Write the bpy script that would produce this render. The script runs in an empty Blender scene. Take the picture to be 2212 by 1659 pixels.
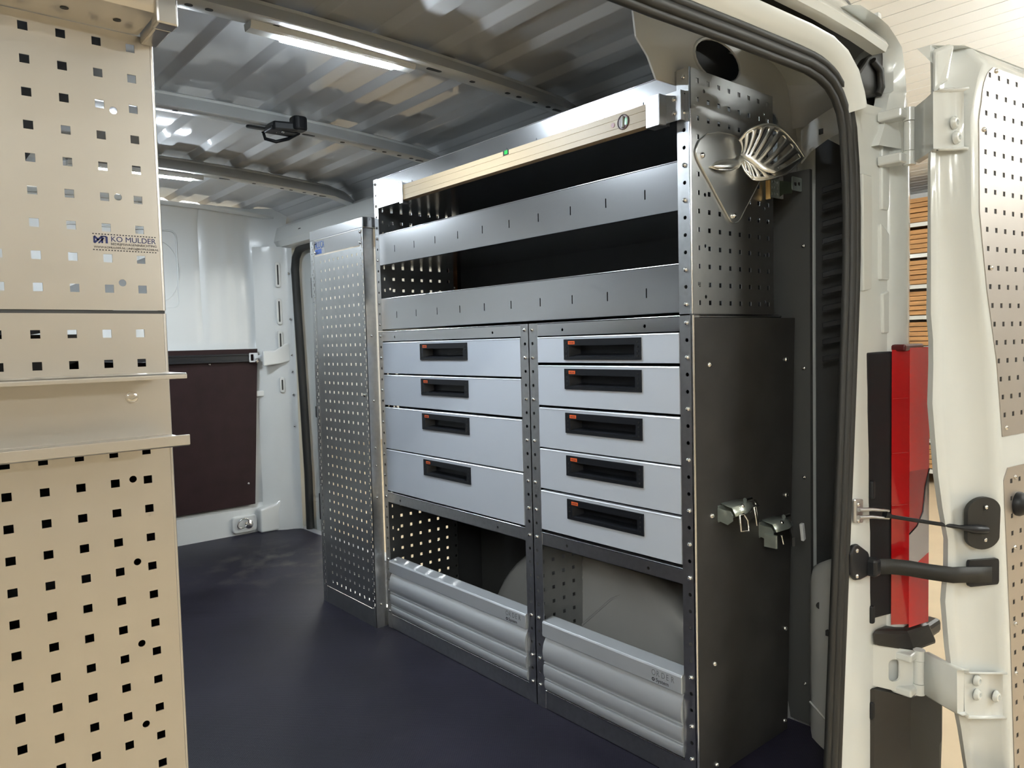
import bpy, bmesh, math, random
from mathutils import Vector, Matrix
random.seed(7)
S = bpy.context.scene
COL = S.collection
# ------------------------------------------------------------------ camera
cam_d = bpy.data.cameras.new('camera'); cam = bpy.data.objects.new('camera', cam_d); COL.objects.link(cam)
_r = Vector((0.76250921, -0.64648635, -0.02520134)); _d = Vector((-0.05480447, -0.02572956, -0.99816555)); _f = Vector((0.64465198, 0.76249157, -0.05504937))
M = Matrix.Identity(4)
for i in range(3):
    M[i][0] = _r[i]; M[i][1] = -_d[i]; M[i][2] = -_f[i]
M[0][3], M[1][3], M[2][3] = -1.29001482, -0.94439779, 0.96448801
cam.matrix_world = M
cam_d.sensor_fit = 'HORIZONTAL'; cam_d.sensor_width = 36.0; cam_d.lens = 36.0 * 1613.816 / 2212.0
cam_d.clip_start = 0.02; cam_d.clip_end = 60
S.camera = cam
# ------------------------------------------------------------------ world, exposure
w = bpy.data.worlds.new('world'); S.world = w; w.use_nodes = True
w.node_tree.nodes['Background'].inputs[0].default_value = (0.85, 0.92, 1.0, 1); w.node_tree.nodes['Background'].inputs[1].default_value = 0.25
S.view_settings.view_transform = 'Standard'; S.view_settings.look = 'None'; S.view_settings.gamma = 1.0
S.view_settings.use_curve_mapping = False
S.view_settings.exposure = 0.12
try:
    S.cycles.use_denoising = True; S.cycles.sample_clamp_indirect = 4.0; S.cycles.max_bounces = 6; S.cycles.diffuse_bounces = 4; S.cycles.glossy_bounces = 4; S.cycles.transmission_bounces = 2
    S.cycles.use_adaptive_sampling = True; S.cycles.adaptive_threshold = 0.15; S.cycles.adaptive_min_samples = 16
    S.cycles.caustics_reflective = False; S.cycles.caustics_refractive = False
except Exception: pass
GARAGE_W = 195.0      # radiance of the added, unseen garage tubes
LED_W = 400.0         # radiance of the LED strips in the van roof

# ------------------------------------------------------------------ helpers
def mat(name, col, rough=0.5, metal=0.0, var=0.0, vscale=8.0, bump=0.0, bscale=200.0, coat=0.0, spec=0.5, emis=None, estr=0.0, stretch=None, trans=0.0, rvar=0.0, aniso=0.0):
    m = bpy.data.materials.new(name); m.use_nodes = True
    nt = m.node_tree; b = nt.nodes['Principled BSDF']
    b.inputs['Base Color'].default_value = (*col, 1); b.inputs['Roughness'].default_value = rough; b.inputs['Metallic'].default_value = metal
    b.inputs['Specular IOR Level'].default_value = spec
    b.inputs['Coat Weight'].default_value = coat; b.inputs['Coat Roughness'].default_value = 0.08
    b.inputs['Transmission Weight'].default_value = trans
    if aniso: b.inputs['Anisotropic'].default_value = aniso
    if emis: b.inputs['Emission Color'].default_value = (*emis, 1); b.inputs['Emission Strength'].default_value = estr
    if var or bump or rvar:
        tc = nt.nodes.new('ShaderNodeTexCoord'); mp = nt.nodes.new('ShaderNodeMapping')
        nt.links.new(tc.outputs['Object'], mp.inputs['Vector'])
        if stretch: mp.inputs['Scale'].default_value = stretch
    if var or rvar:
        n = nt.nodes.new('ShaderNodeTexNoise'); n.inputs['Scale'].default_value = vscale; n.inputs['Detail'].default_value = 6
        nt.links.new(mp.outputs[0], n.inputs['Vector'])
        if var:
            r = nt.nodes.new('ShaderNodeMapRange'); r.inputs[1].default_value = 0.3; r.inputs[2].default_value = 0.7
            r.inputs[3].default_value = 1 - var; r.inputs[4].default_value = 1 + var
            nt.links.new(n.outputs['Fac'], r.inputs[0])
            x = nt.nodes.new('ShaderNodeMix'); x.data_type = 'RGBA'; x.blend_type = 'MULTIPLY'; x.inputs[0].default_value = 1
            x.inputs[6].default_value = (*col, 1); nt.links.new(r.outputs[0], x.inputs[7]); nt.links.new(x.outputs[2], b.inputs['Base Color'])
        if rvar:
            r2 = nt.nodes.new('ShaderNodeMapRange'); r2.inputs[1].default_value = 0.3; r2.inputs[2].default_value = 0.7
            r2.inputs[3].default_value = rough - rvar; r2.inputs[4].default_value = rough + rvar
            nt.links.new(n.outputs['Fac'], r2.inputs[0]); nt.links.new(r2.outputs[0], b.inputs['Roughness'])
    if bump:
        n2 = nt.nodes.new('ShaderNodeTexNoise'); n2.inputs['Scale'].default_value = bscale; n2.inputs['Detail'].default_value = 3
        nt.links.new(mp.outputs[0], n2.inputs['Vector'])
        bp = nt.nodes.new('ShaderNodeBump'); bp.inputs['Strength'].default_value = bump; bp.inputs['Distance'].default_value = 0.001
        nt.links.new(n2.outputs['Fac'], bp.inputs['Height']); nt.links.new(bp.outputs[0], b.inputs['Normal'])
    return m

ALU = mat('aluminium', (0.63, 0.61, 0.58), 0.34, 1.0, var=0.02, vscale=5)
ALUL = mat('aluminium_lip', (0.72, 0.73, 0.75), 0.21, 1.0)
GALV = mat('galvanised_steel', (0.62, 0.63, 0.64), 0.36, 1.0, var=0.06, vscale=70)
GALVD = mat('galvanised_sheet', (0.46, 0.47, 0.47), 0.38, 1.0, var=0.05, vscale=30)
STEEL = mat('bright_steel', (0.80, 0.80, 0.80), 0.18, 1.0)
ANOD = mat('anodised_aluminium', (0.70, 0.73, 0.77), 0.30, 0.55)
DRAWER = mat('silver_drawer_paint', (0.52, 0.56, 0.63), 0.46, 0.12, bump=0.02, bscale=900)
BLKPL = mat('black_plastic', (0.008, 0.009, 0.012), 0.42, spec=0.4, bump=0.03, bscale=1200)
BLKRUB = mat('black_rubber', (0.016, 0.016, 0.015), 0.55)
BLKPLY = mat('black_plywood', (0.022, 0.021, 0.020), 0.55, var=0.25, vscale=14, bump=0.05, bscale=500)
BRNPLY = mat('brown_film_plywood', (0.024, 0.011, 0.012), 0.6, spec=0.22, var=0.15, vscale=12, bump=0.04, bscale=700)
PLYEDGE = mat('plywood_edge', (0.34, 0.17, 0.08), 0.7, var=0.25, vscale=60, stretch=(1, 1, 8))
VANW = mat('white_van_paint', (0.67, 0.69, 0.675), 0.18, 0.0, coat=0.5)
VANI = mat('white_van_interior_paint', (0.66, 0.67, 0.66), 0.38, 0.0, coat=0.08)
VANR = mat('van_roof_paint', (0.60, 0.61, 0.62), 0.07, 0.0, spec=0.5)
ORANGE = mat('orange_badge', (0.75, 0.13, 0.03), 0.5)
NAVY = mat('navy_print', (0.010, 0.018, 0.10), 0.5)
DKPRINT = mat('dark_print', (0.02, 0.02, 0.03), 0.5)
BLUE = mat('blue_print', (0.02, 0.10, 0.42), 0.5)
WHITEST = mat('white_sticker', (0.62, 0.64, 0.66), 0.4)
GOLD = mat('beige_level_body', (0.50, 0.39, 0.25), 0.48, 0.0)
REDL = mat('red_lens', (0.42, 0.006, 0.008), 0.10, coat=1.0)
REDB = mat('bright_red_lens', (0.72, 0.010, 0.008), 0.08, coat=1.0)
CLEARL = mat('clear_lens', (0.62, 0.58, 0.56), 0.08, 0.3, coat=1.0)
GREENV = mat('green_vial', (0.05, 0.45, 0.10), 0.1)
REDD = mat('red_dot', (0.22, 0.02, 0.02), 0.4)
LEDM = mat('led_tube_lit', (1, 1, 1), 0.4, emis=(0.82, 0.92, 1.0), estr=LED_W)
LEDH = mat('led_housing', (0.75, 0.75, 0.72), 0.35)
ZINC = mat('zinc_plated', (0.62, 0.70, 0.66), 0.30, 0.85, var=0.1, vscale=40)
DARKIN = mat('dark_lining_and_shade', (0.030, 0.031, 0.032), 0.6, var=0.1, vscale=10)  # real dark linings, and painted shade for holes and cavities
GREYLIN = mat('grey_lining', (0.055, 0.056, 0.055), 0.55)
YELLOWZ = mat('yellow_tag', (0.65, 0.42, 0.16), 0.4, 0.3)
GCEIL = mat('garage_ceiling_white', (0.82, 0.84, 0.85), 0.5)
GWALL = mat('garage_wall_white', (0.75, 0.75, 0.73), 0.6)
GTAN = mat('garage_wall_tan', (0.56, 0.50, 0.41), 0.7, var=0.1, vscale=0.6)
GTANB = mat('garage_wall_brown', (0.34, 0.285, 0.21), 0.7, var=0.1, vscale=0.6)
GFLOOR = mat('garage_concrete', (0.53, 0.43, 0.30), 0.55, var=0.1, vscale=2)
TIMBER = mat('timber', (0.50, 0.27, 0.11), 0.65, var=0.2, vscale=4, stretch=(1, 1, 12))
TUBEM = mat('added_light_tube', (1, 1, 1), 0.4, emis=(0.97, 1.0, 0.96), estr=GARAGE_W)
BUMPER = mat('black_bumper_plastic', (0.020, 0.019, 0.018), 0.42, bump=0.06, bscale=700)

def floor_material():
    m = bpy.data.materials.new('antislip_floor'); m.use_nodes = True
    nt = m.node_tree; b = nt.nodes['Principled BSDF']
    tc = nt.nodes.new('ShaderNodeTexCoord'); mp = nt.nodes.new('ShaderNodeMapping'); mp.inputs['Scale'].default_value = (190, 190, 190); mp.inputs['Rotation'].default_value = (0, 0, 0.78)
    nt.links.new(tc.outputs['Object'], mp.inputs['Vector'])
    ck = nt.nodes.new('ShaderNodeTexVoronoi'); ck.feature = 'F1'; ck.inputs['Randomness'].default_value = 0.15; ck.inputs['Scale'].default_value = 1.0
    nt.links.new(mp.outputs[0], ck.inputs['Vector'])
    n = nt.nodes.new('ShaderNodeTexNoise'); n.inputs['Scale'].default_value = 2.2; n.inputs['Detail'].default_value = 7
    nt.links.new(tc.outputs['Object'], n.inputs['Vector'])
    cr = nt.nodes.new('ShaderNodeValToRGB'); cr.color_ramp.elements[0].position = 0.35; cr.color_ramp.elements[0].color = (0.010, 0.009, 0.017, 1)
    cr.color_ramp.elements[1].position = 0.72; cr.color_ramp.elements[1].color = (0.023, 0.021, 0.035, 1)
    nt.links.new(n.outputs['Fac'], cr.inputs[0])
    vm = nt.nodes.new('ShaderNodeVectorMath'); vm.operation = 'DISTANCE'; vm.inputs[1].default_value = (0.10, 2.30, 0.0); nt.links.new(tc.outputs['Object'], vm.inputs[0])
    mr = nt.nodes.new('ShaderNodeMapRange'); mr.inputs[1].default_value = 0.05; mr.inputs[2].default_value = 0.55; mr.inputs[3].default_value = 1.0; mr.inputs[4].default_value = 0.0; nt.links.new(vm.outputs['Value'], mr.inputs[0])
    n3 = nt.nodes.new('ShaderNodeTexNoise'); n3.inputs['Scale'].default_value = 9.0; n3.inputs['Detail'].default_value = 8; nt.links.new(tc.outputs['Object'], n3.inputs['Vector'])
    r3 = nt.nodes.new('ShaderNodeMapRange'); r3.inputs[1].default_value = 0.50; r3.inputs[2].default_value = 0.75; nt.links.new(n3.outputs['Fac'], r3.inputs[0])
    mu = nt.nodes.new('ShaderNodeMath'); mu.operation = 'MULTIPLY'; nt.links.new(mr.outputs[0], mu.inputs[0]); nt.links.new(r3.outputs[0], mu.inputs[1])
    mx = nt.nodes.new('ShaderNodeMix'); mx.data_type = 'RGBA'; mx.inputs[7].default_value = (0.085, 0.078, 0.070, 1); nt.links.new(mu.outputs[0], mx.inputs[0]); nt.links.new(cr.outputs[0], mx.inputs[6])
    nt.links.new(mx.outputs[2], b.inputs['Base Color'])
    b.inputs['Roughness'].default_value = 0.47; b.inputs['Specular IOR Level'].default_value = 0.18
    bp = nt.nodes.new('ShaderNodeBump'); bp.inputs['Strength'].default_value = 0.45; bp.inputs['Distance'].default_value = 0.0012
    nt.links.new(ck.outputs['Distance'], bp.inputs['Height']); nt.links.new(bp.outputs[0], b.inputs['Normal'])
    return m
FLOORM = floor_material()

WLOC = {}
def wl(o):
    return WLOC.get(o.name, Vector((0, 0, 0))) if o else Vector((0, 0, 0))
def link(o, parent=None):
    COL.objects.link(o)
    if parent: o.parent = parent
    return o
def tag(o, label=None, cat=None, group=None, kind=None):
    if label: o['label'] = label
    if cat: o['category'] = cat
    if group: o['group'] = group
    if kind: o['kind'] = kind
    return o
def empty(name, loc, rz=0.0, label=None, cat=None, group=None, kind=None):
    o = bpy.data.objects.new(name, None); o.empty_display_size = 0.05
    link(o); o.location = loc; o.rotation_euler = (0, 0, rz); WLOC[o.name] = Vector(loc)
    return tag(o, label, cat, group, kind)

class MB:
    """collects shapes (world coordinates), builds ONE mesh object"""
    def __init__(s): s.v = []; s.f = []
    def add(s, vs, fs):
        o = len(s.v); s.v += [tuple(v) for v in vs]; s.f += [tuple(i + o for i in f) for f in fs]; return s
    def box(s, x0, x1, y0, y1, z0, z1):
        return s.add([(x0, y0, z0), (x1, y0, z0), (x1, y1, z0), (x0, y1, z0), (x0, y0, z1), (x1, y0, z1), (x1, y1, z1), (x0, y1, z1)],
                     [(0, 3, 2, 1), (4, 5, 6, 7), (0, 1, 5, 4), (1, 2, 6, 5), (2, 3, 7, 6), (3, 0, 4, 7)])
    def hexa(s, p):
        return s.add(p, [(0, 3, 2, 1), (4, 5, 6, 7), (0, 1, 5, 4), (1, 2, 6, 5), (2, 3, 7, 6), (3, 0, 4, 7)])
    def prism(s, poly, axis, a, b, caps=True):
        """poly: 2-D points in the other two axes (order xyz without axis)"""
        n = len(poly)
        def mk(p, t):
            return {'x': (t, p[0], p[1]), 'y': (p[0], t, p[1]), 'z': (p[0], p[1], t)}[axis]
        vs = [mk(p, a) for p in poly] + [mk(p, b) for p in poly]
        fs = [(i, (i + 1) % n, n + (i + 1) % n, n + i) for i in range(n)]
        if caps: fs += [tuple(range(n))[::-1], tuple(range(n, 2 * n))]
        return s.add(vs, fs)
    def strip(s, rows, close=False):
        """rows: list of equal-length point lists -> quad sheet"""
        m = len(rows[0]); vs = [p for r in rows for p in r]; fs = []
        for i in range(len(rows) - 1):
            for j in range(m - 1 + (1 if close else 0)):
                fs.append((i * m + j, i * m + (j + 1) % m, (i + 1) * m + (j + 1) % m, (i + 1) * m + j))
        return s.add(vs, fs)
    def tube(s, pts, r, n=8, closed=False, caps=True):
        pts = [Vector(p) for p in pts]; k = len(pts); rows = []
        ref = None
        for i, p in enumerate(pts):
            a = pts[i - 1] if (i or closed) else p; b = pts[(i + 1) % k] if (i < k - 1 or closed) else p
            t = (b - a).normalized()
            if ref is None:
                ref = t.orthogonal().normalized()
            ref = (ref - t * ref.dot(t)).normalized(); c = t.cross(ref)
            rr = r[i] if isinstance(r, (list, tuple)) else r
            rows.append([p + (ref * math.cos(2 * math.pi * j / n) + c * math.sin(2 * math.pi * j / n)) * rr for j in range(n)])
        if closed: rows.append(rows[0])
        s.strip(rows, close=True)
        if caps and not closed:
            o = len(s.v) - n * k
            s.f.append(tuple(range(o, o + n))[::-1]); s.f.append(tuple(range(o + n * (k - 1), o + n * k)))
        return s
    def lathe(s, c, axis, prof, n=16):
        """prof: list of (radius, distance along axis)"""
        axis = Vector(axis).normalized(); u = axis.orthogonal().normalized(); v = axis.cross(u); c = Vector(c)
        rows = [[c + axis * d + (u * math.cos(2 * math.pi * j / n) + v * math.sin(2 * math.pi * j / n)) * r for j in range(n)] for r, d in prof]
        return s.strip(rows, close=True)
    def perf(s, u0, u1, v0, v1, holes, t, fn, edges=True):
        """plate u0..u1 x v0..v1 with holes (cu,cv,'q',w,h) or (cu,cv,'r',radius); fn(u,v,w) -> xyz; front w=0, back w=t"""
        def quad(a, b, c, d):
            for wv, rev in ((0, 0), (t, 1)):
                q = [fn(a, c, wv), fn(b, c, wv), fn(b, d, wv), fn(a, d, wv)]
                if rev: q.reverse()
                s.add(q, [(0, 1, 2, 3)])
        H = []
        for h in holes:
            if h[2] == 'q': hw, hh = h[3] / 2, h[4] / 2
            else: hw = hh = h[3] * 1.08
            H.append((h[0] - hw, h[0] + hw, h[1] - hh, h[1] + hh))
        vs = sorted({v0, v1} | {round(x, 5) for h in H for x in h[2:4] if v0 < x < v1})
        for c, d in zip(vs, vs[1:]):
            if d - c < 1e-6: continue
            mid = (c + d) / 2; row = sorted([h for h in H if h[2] < mid < h[3]]); cur = u0
            for h in row:
                if h[0] > cur: quad(cur, h[0], c, d)
                cur = max(cur, h[1])
            if cur < u1: quad(cur, u1, c, d)
        for h in holes:
            if h[2] == 'q':
                a, b, c, d = h[0] - h[3] / 2, h[0] + h[3] / 2, h[1] - h[4] / 2, h[1] + h[4] / 2
                lp = [(a, c), (b, c), (b, d), (a, d)]
            else:
                n = 12; r = h[3]; R = r * 1.08; lp = [(h[0] + r * math.cos(2 * math.pi * (k + .5) / n), h[1] + r * math.sin(2 * math.pi * (k + .5) / n)) for k in range(n)]
                def sq(k):
                    an = 2 * math.pi * (k + .5) / n; x, y = math.cos(an), math.sin(an); m = max(abs(x), abs(y)); return (h[0] + R * x / m, h[1] + R * y / m)
                for wv in (0, t):
                    for k in range(n):
                        p = [fn(*lp[k], wv), fn(*lp[(k + 1) % n], wv), fn(*sq(k + 1), wv), fn(*sq(k), wv)]
                        s.add(p, [(0, 1, 2, 3) if wv else (3, 2, 1, 0)])
                    for cx, cy in ((1, 1), (-1, 1), (-1, -1), (1, -1)):
                        cand = sorted(range(n), key=lambda k: (sq(k)[0] - h[0] - cx * R) ** 2 + (sq(k)[1] - h[1] - cy * R) ** 2)[:2]
                        s.add([fn(*sq(cand[0]), wv), fn(*sq(cand[1]), wv), fn(h[0] + cx * R, h[1] + cy * R, wv)], [(0, 1, 2)])
            m = len(lp)
            s.add([fn(*p, 0) for p in lp] + [fn(*p, t) for p in lp], [(i, (i + 1) % m, m + (i + 1) % m, m + i) for i in range(m)])
        if edges:
            lp = [(u0, v0), (u1, v0), (u1, v1), (u0, v1)]
            s.add([fn(*p, 0) for p in lp] + [fn(*p, t) for p in lp], [(i, i + 4, (i + 1) % 4 + 4, (i + 1) % 4) for i in range(4)])
        return s
    def sheet(s, outer, holes, t, fn):
        """flat sheet of any outline with any holes, thickness t; fn(u,v,w)"""
        bm = bmesh.new(); loops = [outer] + list(holes)
        for lp in loops:
            vv = [bm.verts.new((p[0], p[1], 0)) for p in lp]
            for i in range(len(vv)): bm.edges.new((vv[i], vv[(i + 1) % len(vv)]))
        bmesh.ops.triangle_fill(bm, use_beauty=True, use_dissolve=False, edges=bm.edges[:])
        bm.verts.index_update(); vs = [(v.co.x, v.co.y) for v in bm.verts]; fs = [tuple(v.index for v in f.verts) for f in bm.faces]; bm.free()
        s.add([fn(*p, 0) for p in vs], fs); s.add([fn(*p, t) for p in vs], [f[::-1] for f in fs])
        for lp in loops:
            m = len(lp); s.add([fn(*p, 0) for p in lp] + [fn(*p, t) for p in lp], [(i, (i + 1) % m, m + (i + 1) % m, m + i) for i in range(m)])
        return s
    def mesh(s, name, material, off=Vector((0, 0, 0)), smooth=0, merge=True):
        me = bpy.data.meshes.new(name)
        me.from_pydata([tuple(Vector(v) - off) for v in s.v], [], s.f); 
        bm = bmesh.new(); bm.from_mesh(me)
        if merge: bmesh.ops.remove_doubles(bm, verts=bm.verts[:], dist=1e-6)
        bmesh.ops.recalc_face_normals(bm, faces=bm.faces[:])
        if smooth:
            for f in bm.faces: f.smooth = True
            for e in bm.edges:
                if len(e.link_faces) == 2 and e.calc_face_angle(0) > math.radians(smooth): e.smooth = False
        bm.to_mesh(me); bm.free()
        if material: me.materials.append(material)
        return me
    def build(s, name, material, parent=None, bevel=0, smooth=0, local=False, seg=2, merge=True):
        off = Vector((0, 0, 0)) if local else wl(parent)
        o = bpy.data.objects.new(name, s.mesh(name, material, off, smooth, merge)); link(o, parent)
        WLOC[o.name] = wl(parent)
        if bevel:
            b = o.modifiers.new('bevel', 'BEVEL'); b.width = bevel; b.segments = seg; b.limit_method = 'ANGLE'; b.angle_limit = math.radians(35)
        return o

def inst(name, me, parent, pos, rot=(0, 0, 0), local=False):
    o = bpy.data.objects.new(name, me); link(o, parent)
    o.location = Vector(pos) if local else Vector(pos) - wl(parent); o.rotation_euler = rot
    return o
def text(name, string, size, fn_mat, material, parent, local=False, depth=0.0002, align='LEFT', xs=1.0):
    """flat lettering; fn_mat = 4x4 matrix putting the text plane (x right, y up) in the world"""
    cu = bpy.data.curves.new(name, 'FONT'); cu.body = string; cu.size = size; cu.extrude = depth; cu.align_x = align
    tmp = bpy.data.objects.new(name + '_tmp', cu); COL.objects.link(tmp)
    me = bpy.data.meshes.new_from_object(tmp); COL.objects.unlink(tmp); bpy.data.objects.remove(tmp); bpy.data.curves.remove(cu)
    me.transform(Matrix.Diagonal((xs, 1, 1, 1))); me.transform(fn_mat)
    if not local: me.transform(Matrix.Translation(-wl(parent)))
    me.name = name; me.materials.clear(); me.materials.append(material)
    o = bpy.data.objects.new(name, me); link(o, parent); return o
def frame(org, right, up):
    r = Vector(right).normalized(); u = Vector(up).normalized(); n = r.cross(u); m = Matrix.Identity(4)
    for i in range(3): m[i][0] = r[i]; m[i][1] = u[i]; m[i][2] = n[i]; m[i][3] = org[i]
    return m
def arc(c, r, a0, a1, n):
    return [(c[0] + r * math.cos(math.radians(a0 + (a1 - a0) * i / n)), c[1] + r * math.sin(math.radians(a0 + (a1 - a0) * i / n))) for i in range(n + 1)]
def rrect(u0, u1, v0, v1, r, n=4):
    return arc((u1 - r, v1 - r), r, 0, 90, n) + arc((u0 + r, v1 - r), r, 90, 180, n) + arc((u0 + r, v0 + r), r, 180, 270, n) + arc((u1 - r, v0 + r), r, 270, 360, n)

# shared small meshes: screw head pointing along +Z, hexagon bolt
def screw_mesh(name, r, h, material, hexa=False):
    b = MB()
    if hexa:
        b.lathe((0, 0, 0), (0, 0, 1), [(r * 1.25, 0), (r * 1.25, h * .3), (r, h * .3), (r, h * .9), (r * .75, h), (r * .4, h), (r * .35, h * .75), (0.0001, h * .75)], 12)
    else:
        b.lathe((0, 0, 0), (0, 0, 1), [(r, 0), (r, h * .35), (r * .85, h * .7), (r * .55, h * .95), (r * .3, h), (r * .28, h * .6), (0.0001, h * .6)], 12)
    return b.mesh(name, material, smooth=40)
BOLT = screw_mesh('bolt', 0.0050, 0.0045, STEEL)
BOLTB = screw_mesh('bolt_large', 0.0065, 0.006, STEEL)
ROT_MX = (0, -math.pi / 2, 0)        # screw axis -> -X
ROT_MY = (math.pi / 2, 0, 0)         # screw axis -> -Y
ROT_DZ = (math.pi, 0, 0)

# ================================================================== THE SETTING: garage
g = empty('garage_ceiling', (1.0, 1.0, 2.6), kind='structure'); g.name = 'ceiling'; WLOC['ceiling'] = Vector((1.0, 1.0, 2.6))
tag(g, 'white boarded workshop ceiling above the van')
MB().box(-6.2, 8.2, -8.2, 10.2, 2.63, 2.70).build('ceiling_deck', GWALL, g)
bb = MB().box(0, 0.292, -9.2, 9.2, 0.0, 0.022).box(0.146, 0.150, -9.2, 9.2, -0.002, 0.0)
bme = bb.mesh('ceiling_board', GCEIL)
for i in range(48):
    inst('ceiling_board', bme, g, (-6.2 + i * 0.30, 1.0, 2.605))
MB().box(-6.2, 8.2, -8.2, 10.2, -0.70, -0.62).build('garage_floor', GFLOOR); tag(bpy.data.objects['garage_floor'], 'tan concrete workshop floor', kind='structure')
def wallobj(name, b, m, label):
    o = b.build(name, m); tag(o, label, kind='structure'); return o
wallobj('wall_garage_back', MB().box(-6.2, 8.2, -8.3, -8.2, -0.7, 2.7), GTANB, 'brown workshop wall behind the camera')
wallobj('wall_garage_front', MB().box(-6.2, 8.2, 10.2, 10.3, -0.7, 2.7), GWALL, 'white workshop wall ahead of the van')
wallobj('wall_garage_left', MB().box(-6.3, -6.2, -8.2, 10.2, -0.7, 2.7), GTAN, 'tan workshop wall left of the van')
wallobj('wall_garage_right', MB().box(8.2, 8.3, -8.2, 10.2, -0.7, 2.7), GWALL, 'white workshop wall right of the van')
# unseen tube lights, added and placed to brighten ceiling, door and pillar
tm = MB().tube([(-0.75, 0, 0), (0.75, 0, 0)], 0.019, 10).mesh('tube', TUBEM, smooth=40)
hm = MB().prism([(-.05, .09), (.05, .09), (.03, .045), (-.03, .045)], 'x', -.78, .78).mesh('tube_housing', LEDH)
hr = MB().tube([(0, 0, .088), (0, 0, .302)], .005, 8).mesh('hanger_rod', LEDH)
for i, (x, y) in enumerate([(-3.4, -2.6), (1.9, -2.6), (-3.4, -5.6), (2.4, -5.6), (4.4, -2.6), (2.2, 4.6), (4.6, 6.2), (1.0, 8.2), (-4, 2.0), (3.7, -.55), (6.0, -.7), (-2.5, -1.6)]):
    e = empty('added_tube_light', (x, y, 2.3), 0, 'unseen tube light added under the workshop ceiling to brighten the scene', 'added light', 'added tube lights')
    inst('tube_housing', hm, e, (0, 0, 0), local=True); inst('tube', tm, e, (0, 0, 0), local=True)
    for dx in (-.5, .5): inst('hanger_rod', hr, e, (dx, 0, 0), local=True)
# timber rack by the right hand workshop wall
def timber_rack():
    r = empty('timber_rack', (7.4, 2.0, -.62), 0, 'tall rack of stacked brown timber boards beyond the tail light', 'rack')
    for y in (-1.2, 0.6, 2.4, 4.2, 6.0):
        MB().box(7.0, 7.06, y, y + .06, -.62, 2.45).box(7.74, 7.8, y, y + .06, -.62, 2.45).build('upright', VANW, r)
    for k in range(9):
        z = -.45 + k * .32
        MB().box(6.98, 7.02, -1.2, 6.06, z - .05, z - .01).build('beam', VANW, r)
        for j in range(5):
            zz = z + j * .05
            MB().box(6.99 + random.uniform(0, .05), 7.75, -1.15 + random.uniform(0, .2), 6.0 - random.uniform(0, .4), zz, zz + .042).build('timber_board', TIMBER, r)
timber_rack()

# ================================================================== THE VAN SHELL
XC = -0.525                                            # centre line of the van
def crown(x): return -0.05 * (x - XC) ** 2
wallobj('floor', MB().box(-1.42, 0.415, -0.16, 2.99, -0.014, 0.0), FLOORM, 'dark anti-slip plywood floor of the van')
wallobj('floor_pan', MB().box(-1.47, 0.50, -0.24, 3.02, -0.10, -0.016), VANI, 'painted steel floor pan under the plywood')
o = MB().box(0.392, 0.43, 1.30, 2.84, -0.012, 0.004).build('trim_1', mat('sill_strip', (0.42, 0.43, 0.46), 0.4, 0.4), bevel=.002); tag(o, 'grey sill strip at the sliding door opening', kind='structure')

# roof skin with lengthwise corrugations
def roof():
    root = empty('roof', (XC, 1.4, 1.72), kind='structure', label='grey painted ribbed steel roof of the van seen from inside'); root.name = 'ceiling_van'; WLOC['ceiling_van'] = WLOC['roof']
    b = MB(); xs = []
    p = 0.163
    x = -1.50
    k0 = -0.650
    pts = []
    n0 = -6; 
    for k in range(n0, 7):
        c = k0 + k * p
        pts += [(c - .001, 0.0125), (c + .001, 0.0120), (c + .024, 0.0008), (c + .027, 0.0), (c + .070, 0.0), (c + .0725, 0.0125)]
    pts = [q for q in pts if -1.44 < q[0] < 0.36]
    pts = [(-1.52, -.16), (-1.50, -.08), (-1.47, -.03), (-1.44, 0)] + pts + [(0.36, 0), (0.40, -.02), (0.43, -.06), (0.455, -.13), (0.47, -.20)]
    ys = [-0.16, 0.0, 0.8, 1.6, 2.4, 3.05]
    b.strip([[(q[0], y, 1.725 + crown(q[0]) + q[1]) for q in pts] for y in ys])
    b.build('roof_skin', VANR, root, merge=False)
    # cross beams (hat section)
    def beam(y0, name='roof_beam', hh=.062, holes=True):
        bm_ = MB(); rows = []
        xx = [-1.46 + i * (1.90 / 24) for i in range(25)]
        prof = [(.085, 0.0), (.072, -.002), (.062, -.010), (.004, -hh + .004), (.0, -hh), (.004, -hh - .003), (.052, -hh - .003), (.056, -hh), (.058, -.006), (.07, 0)]
        for q in prof: rows.append([(x, y0 + q[0], 1.722 + crown(x) + q[1] - (max(0, x - .28) ** 2) * 2.2) for x in xx])
        bm_.strip(rows)
        o = bm_.build(name, VANI, root, smooth=50)
        if holes:
            for x in [-.95, -.9, -.78, -.74, -.60, -.19, -.07, .05, .09, .15, .2, .24]:
                z = 1.722 + crown(x) - hh - .0035
                w_ = .022 if x in (-.19, .24) else .008
                MB().prism(rrect(x - w_, x + w_, y0 + .022, y0 + .034, .0055, 3), 'z', z - .0004, z + .0008).build('punched_hole_shade', DARKIN, o)  # flat dark patch, the hole's shade put into its colour
        return o
    beam(0.600); beam(1.315); beam(2.085)
    # dark gaps under the corrugations where the beams cross
    # front edge rail
    MB().strip([[(x, 2.90, 1.700 + crown(x)), (x, 2.905, 1.688 + crown(x)), (x, 2.93, 1.684 + crown(x))] for x in (-1.46, -1, -.5, 0, .2, .36)]).build('front_roof_seam', VANI, root, smooth=60)
    return root
ROOF = roof()

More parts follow.
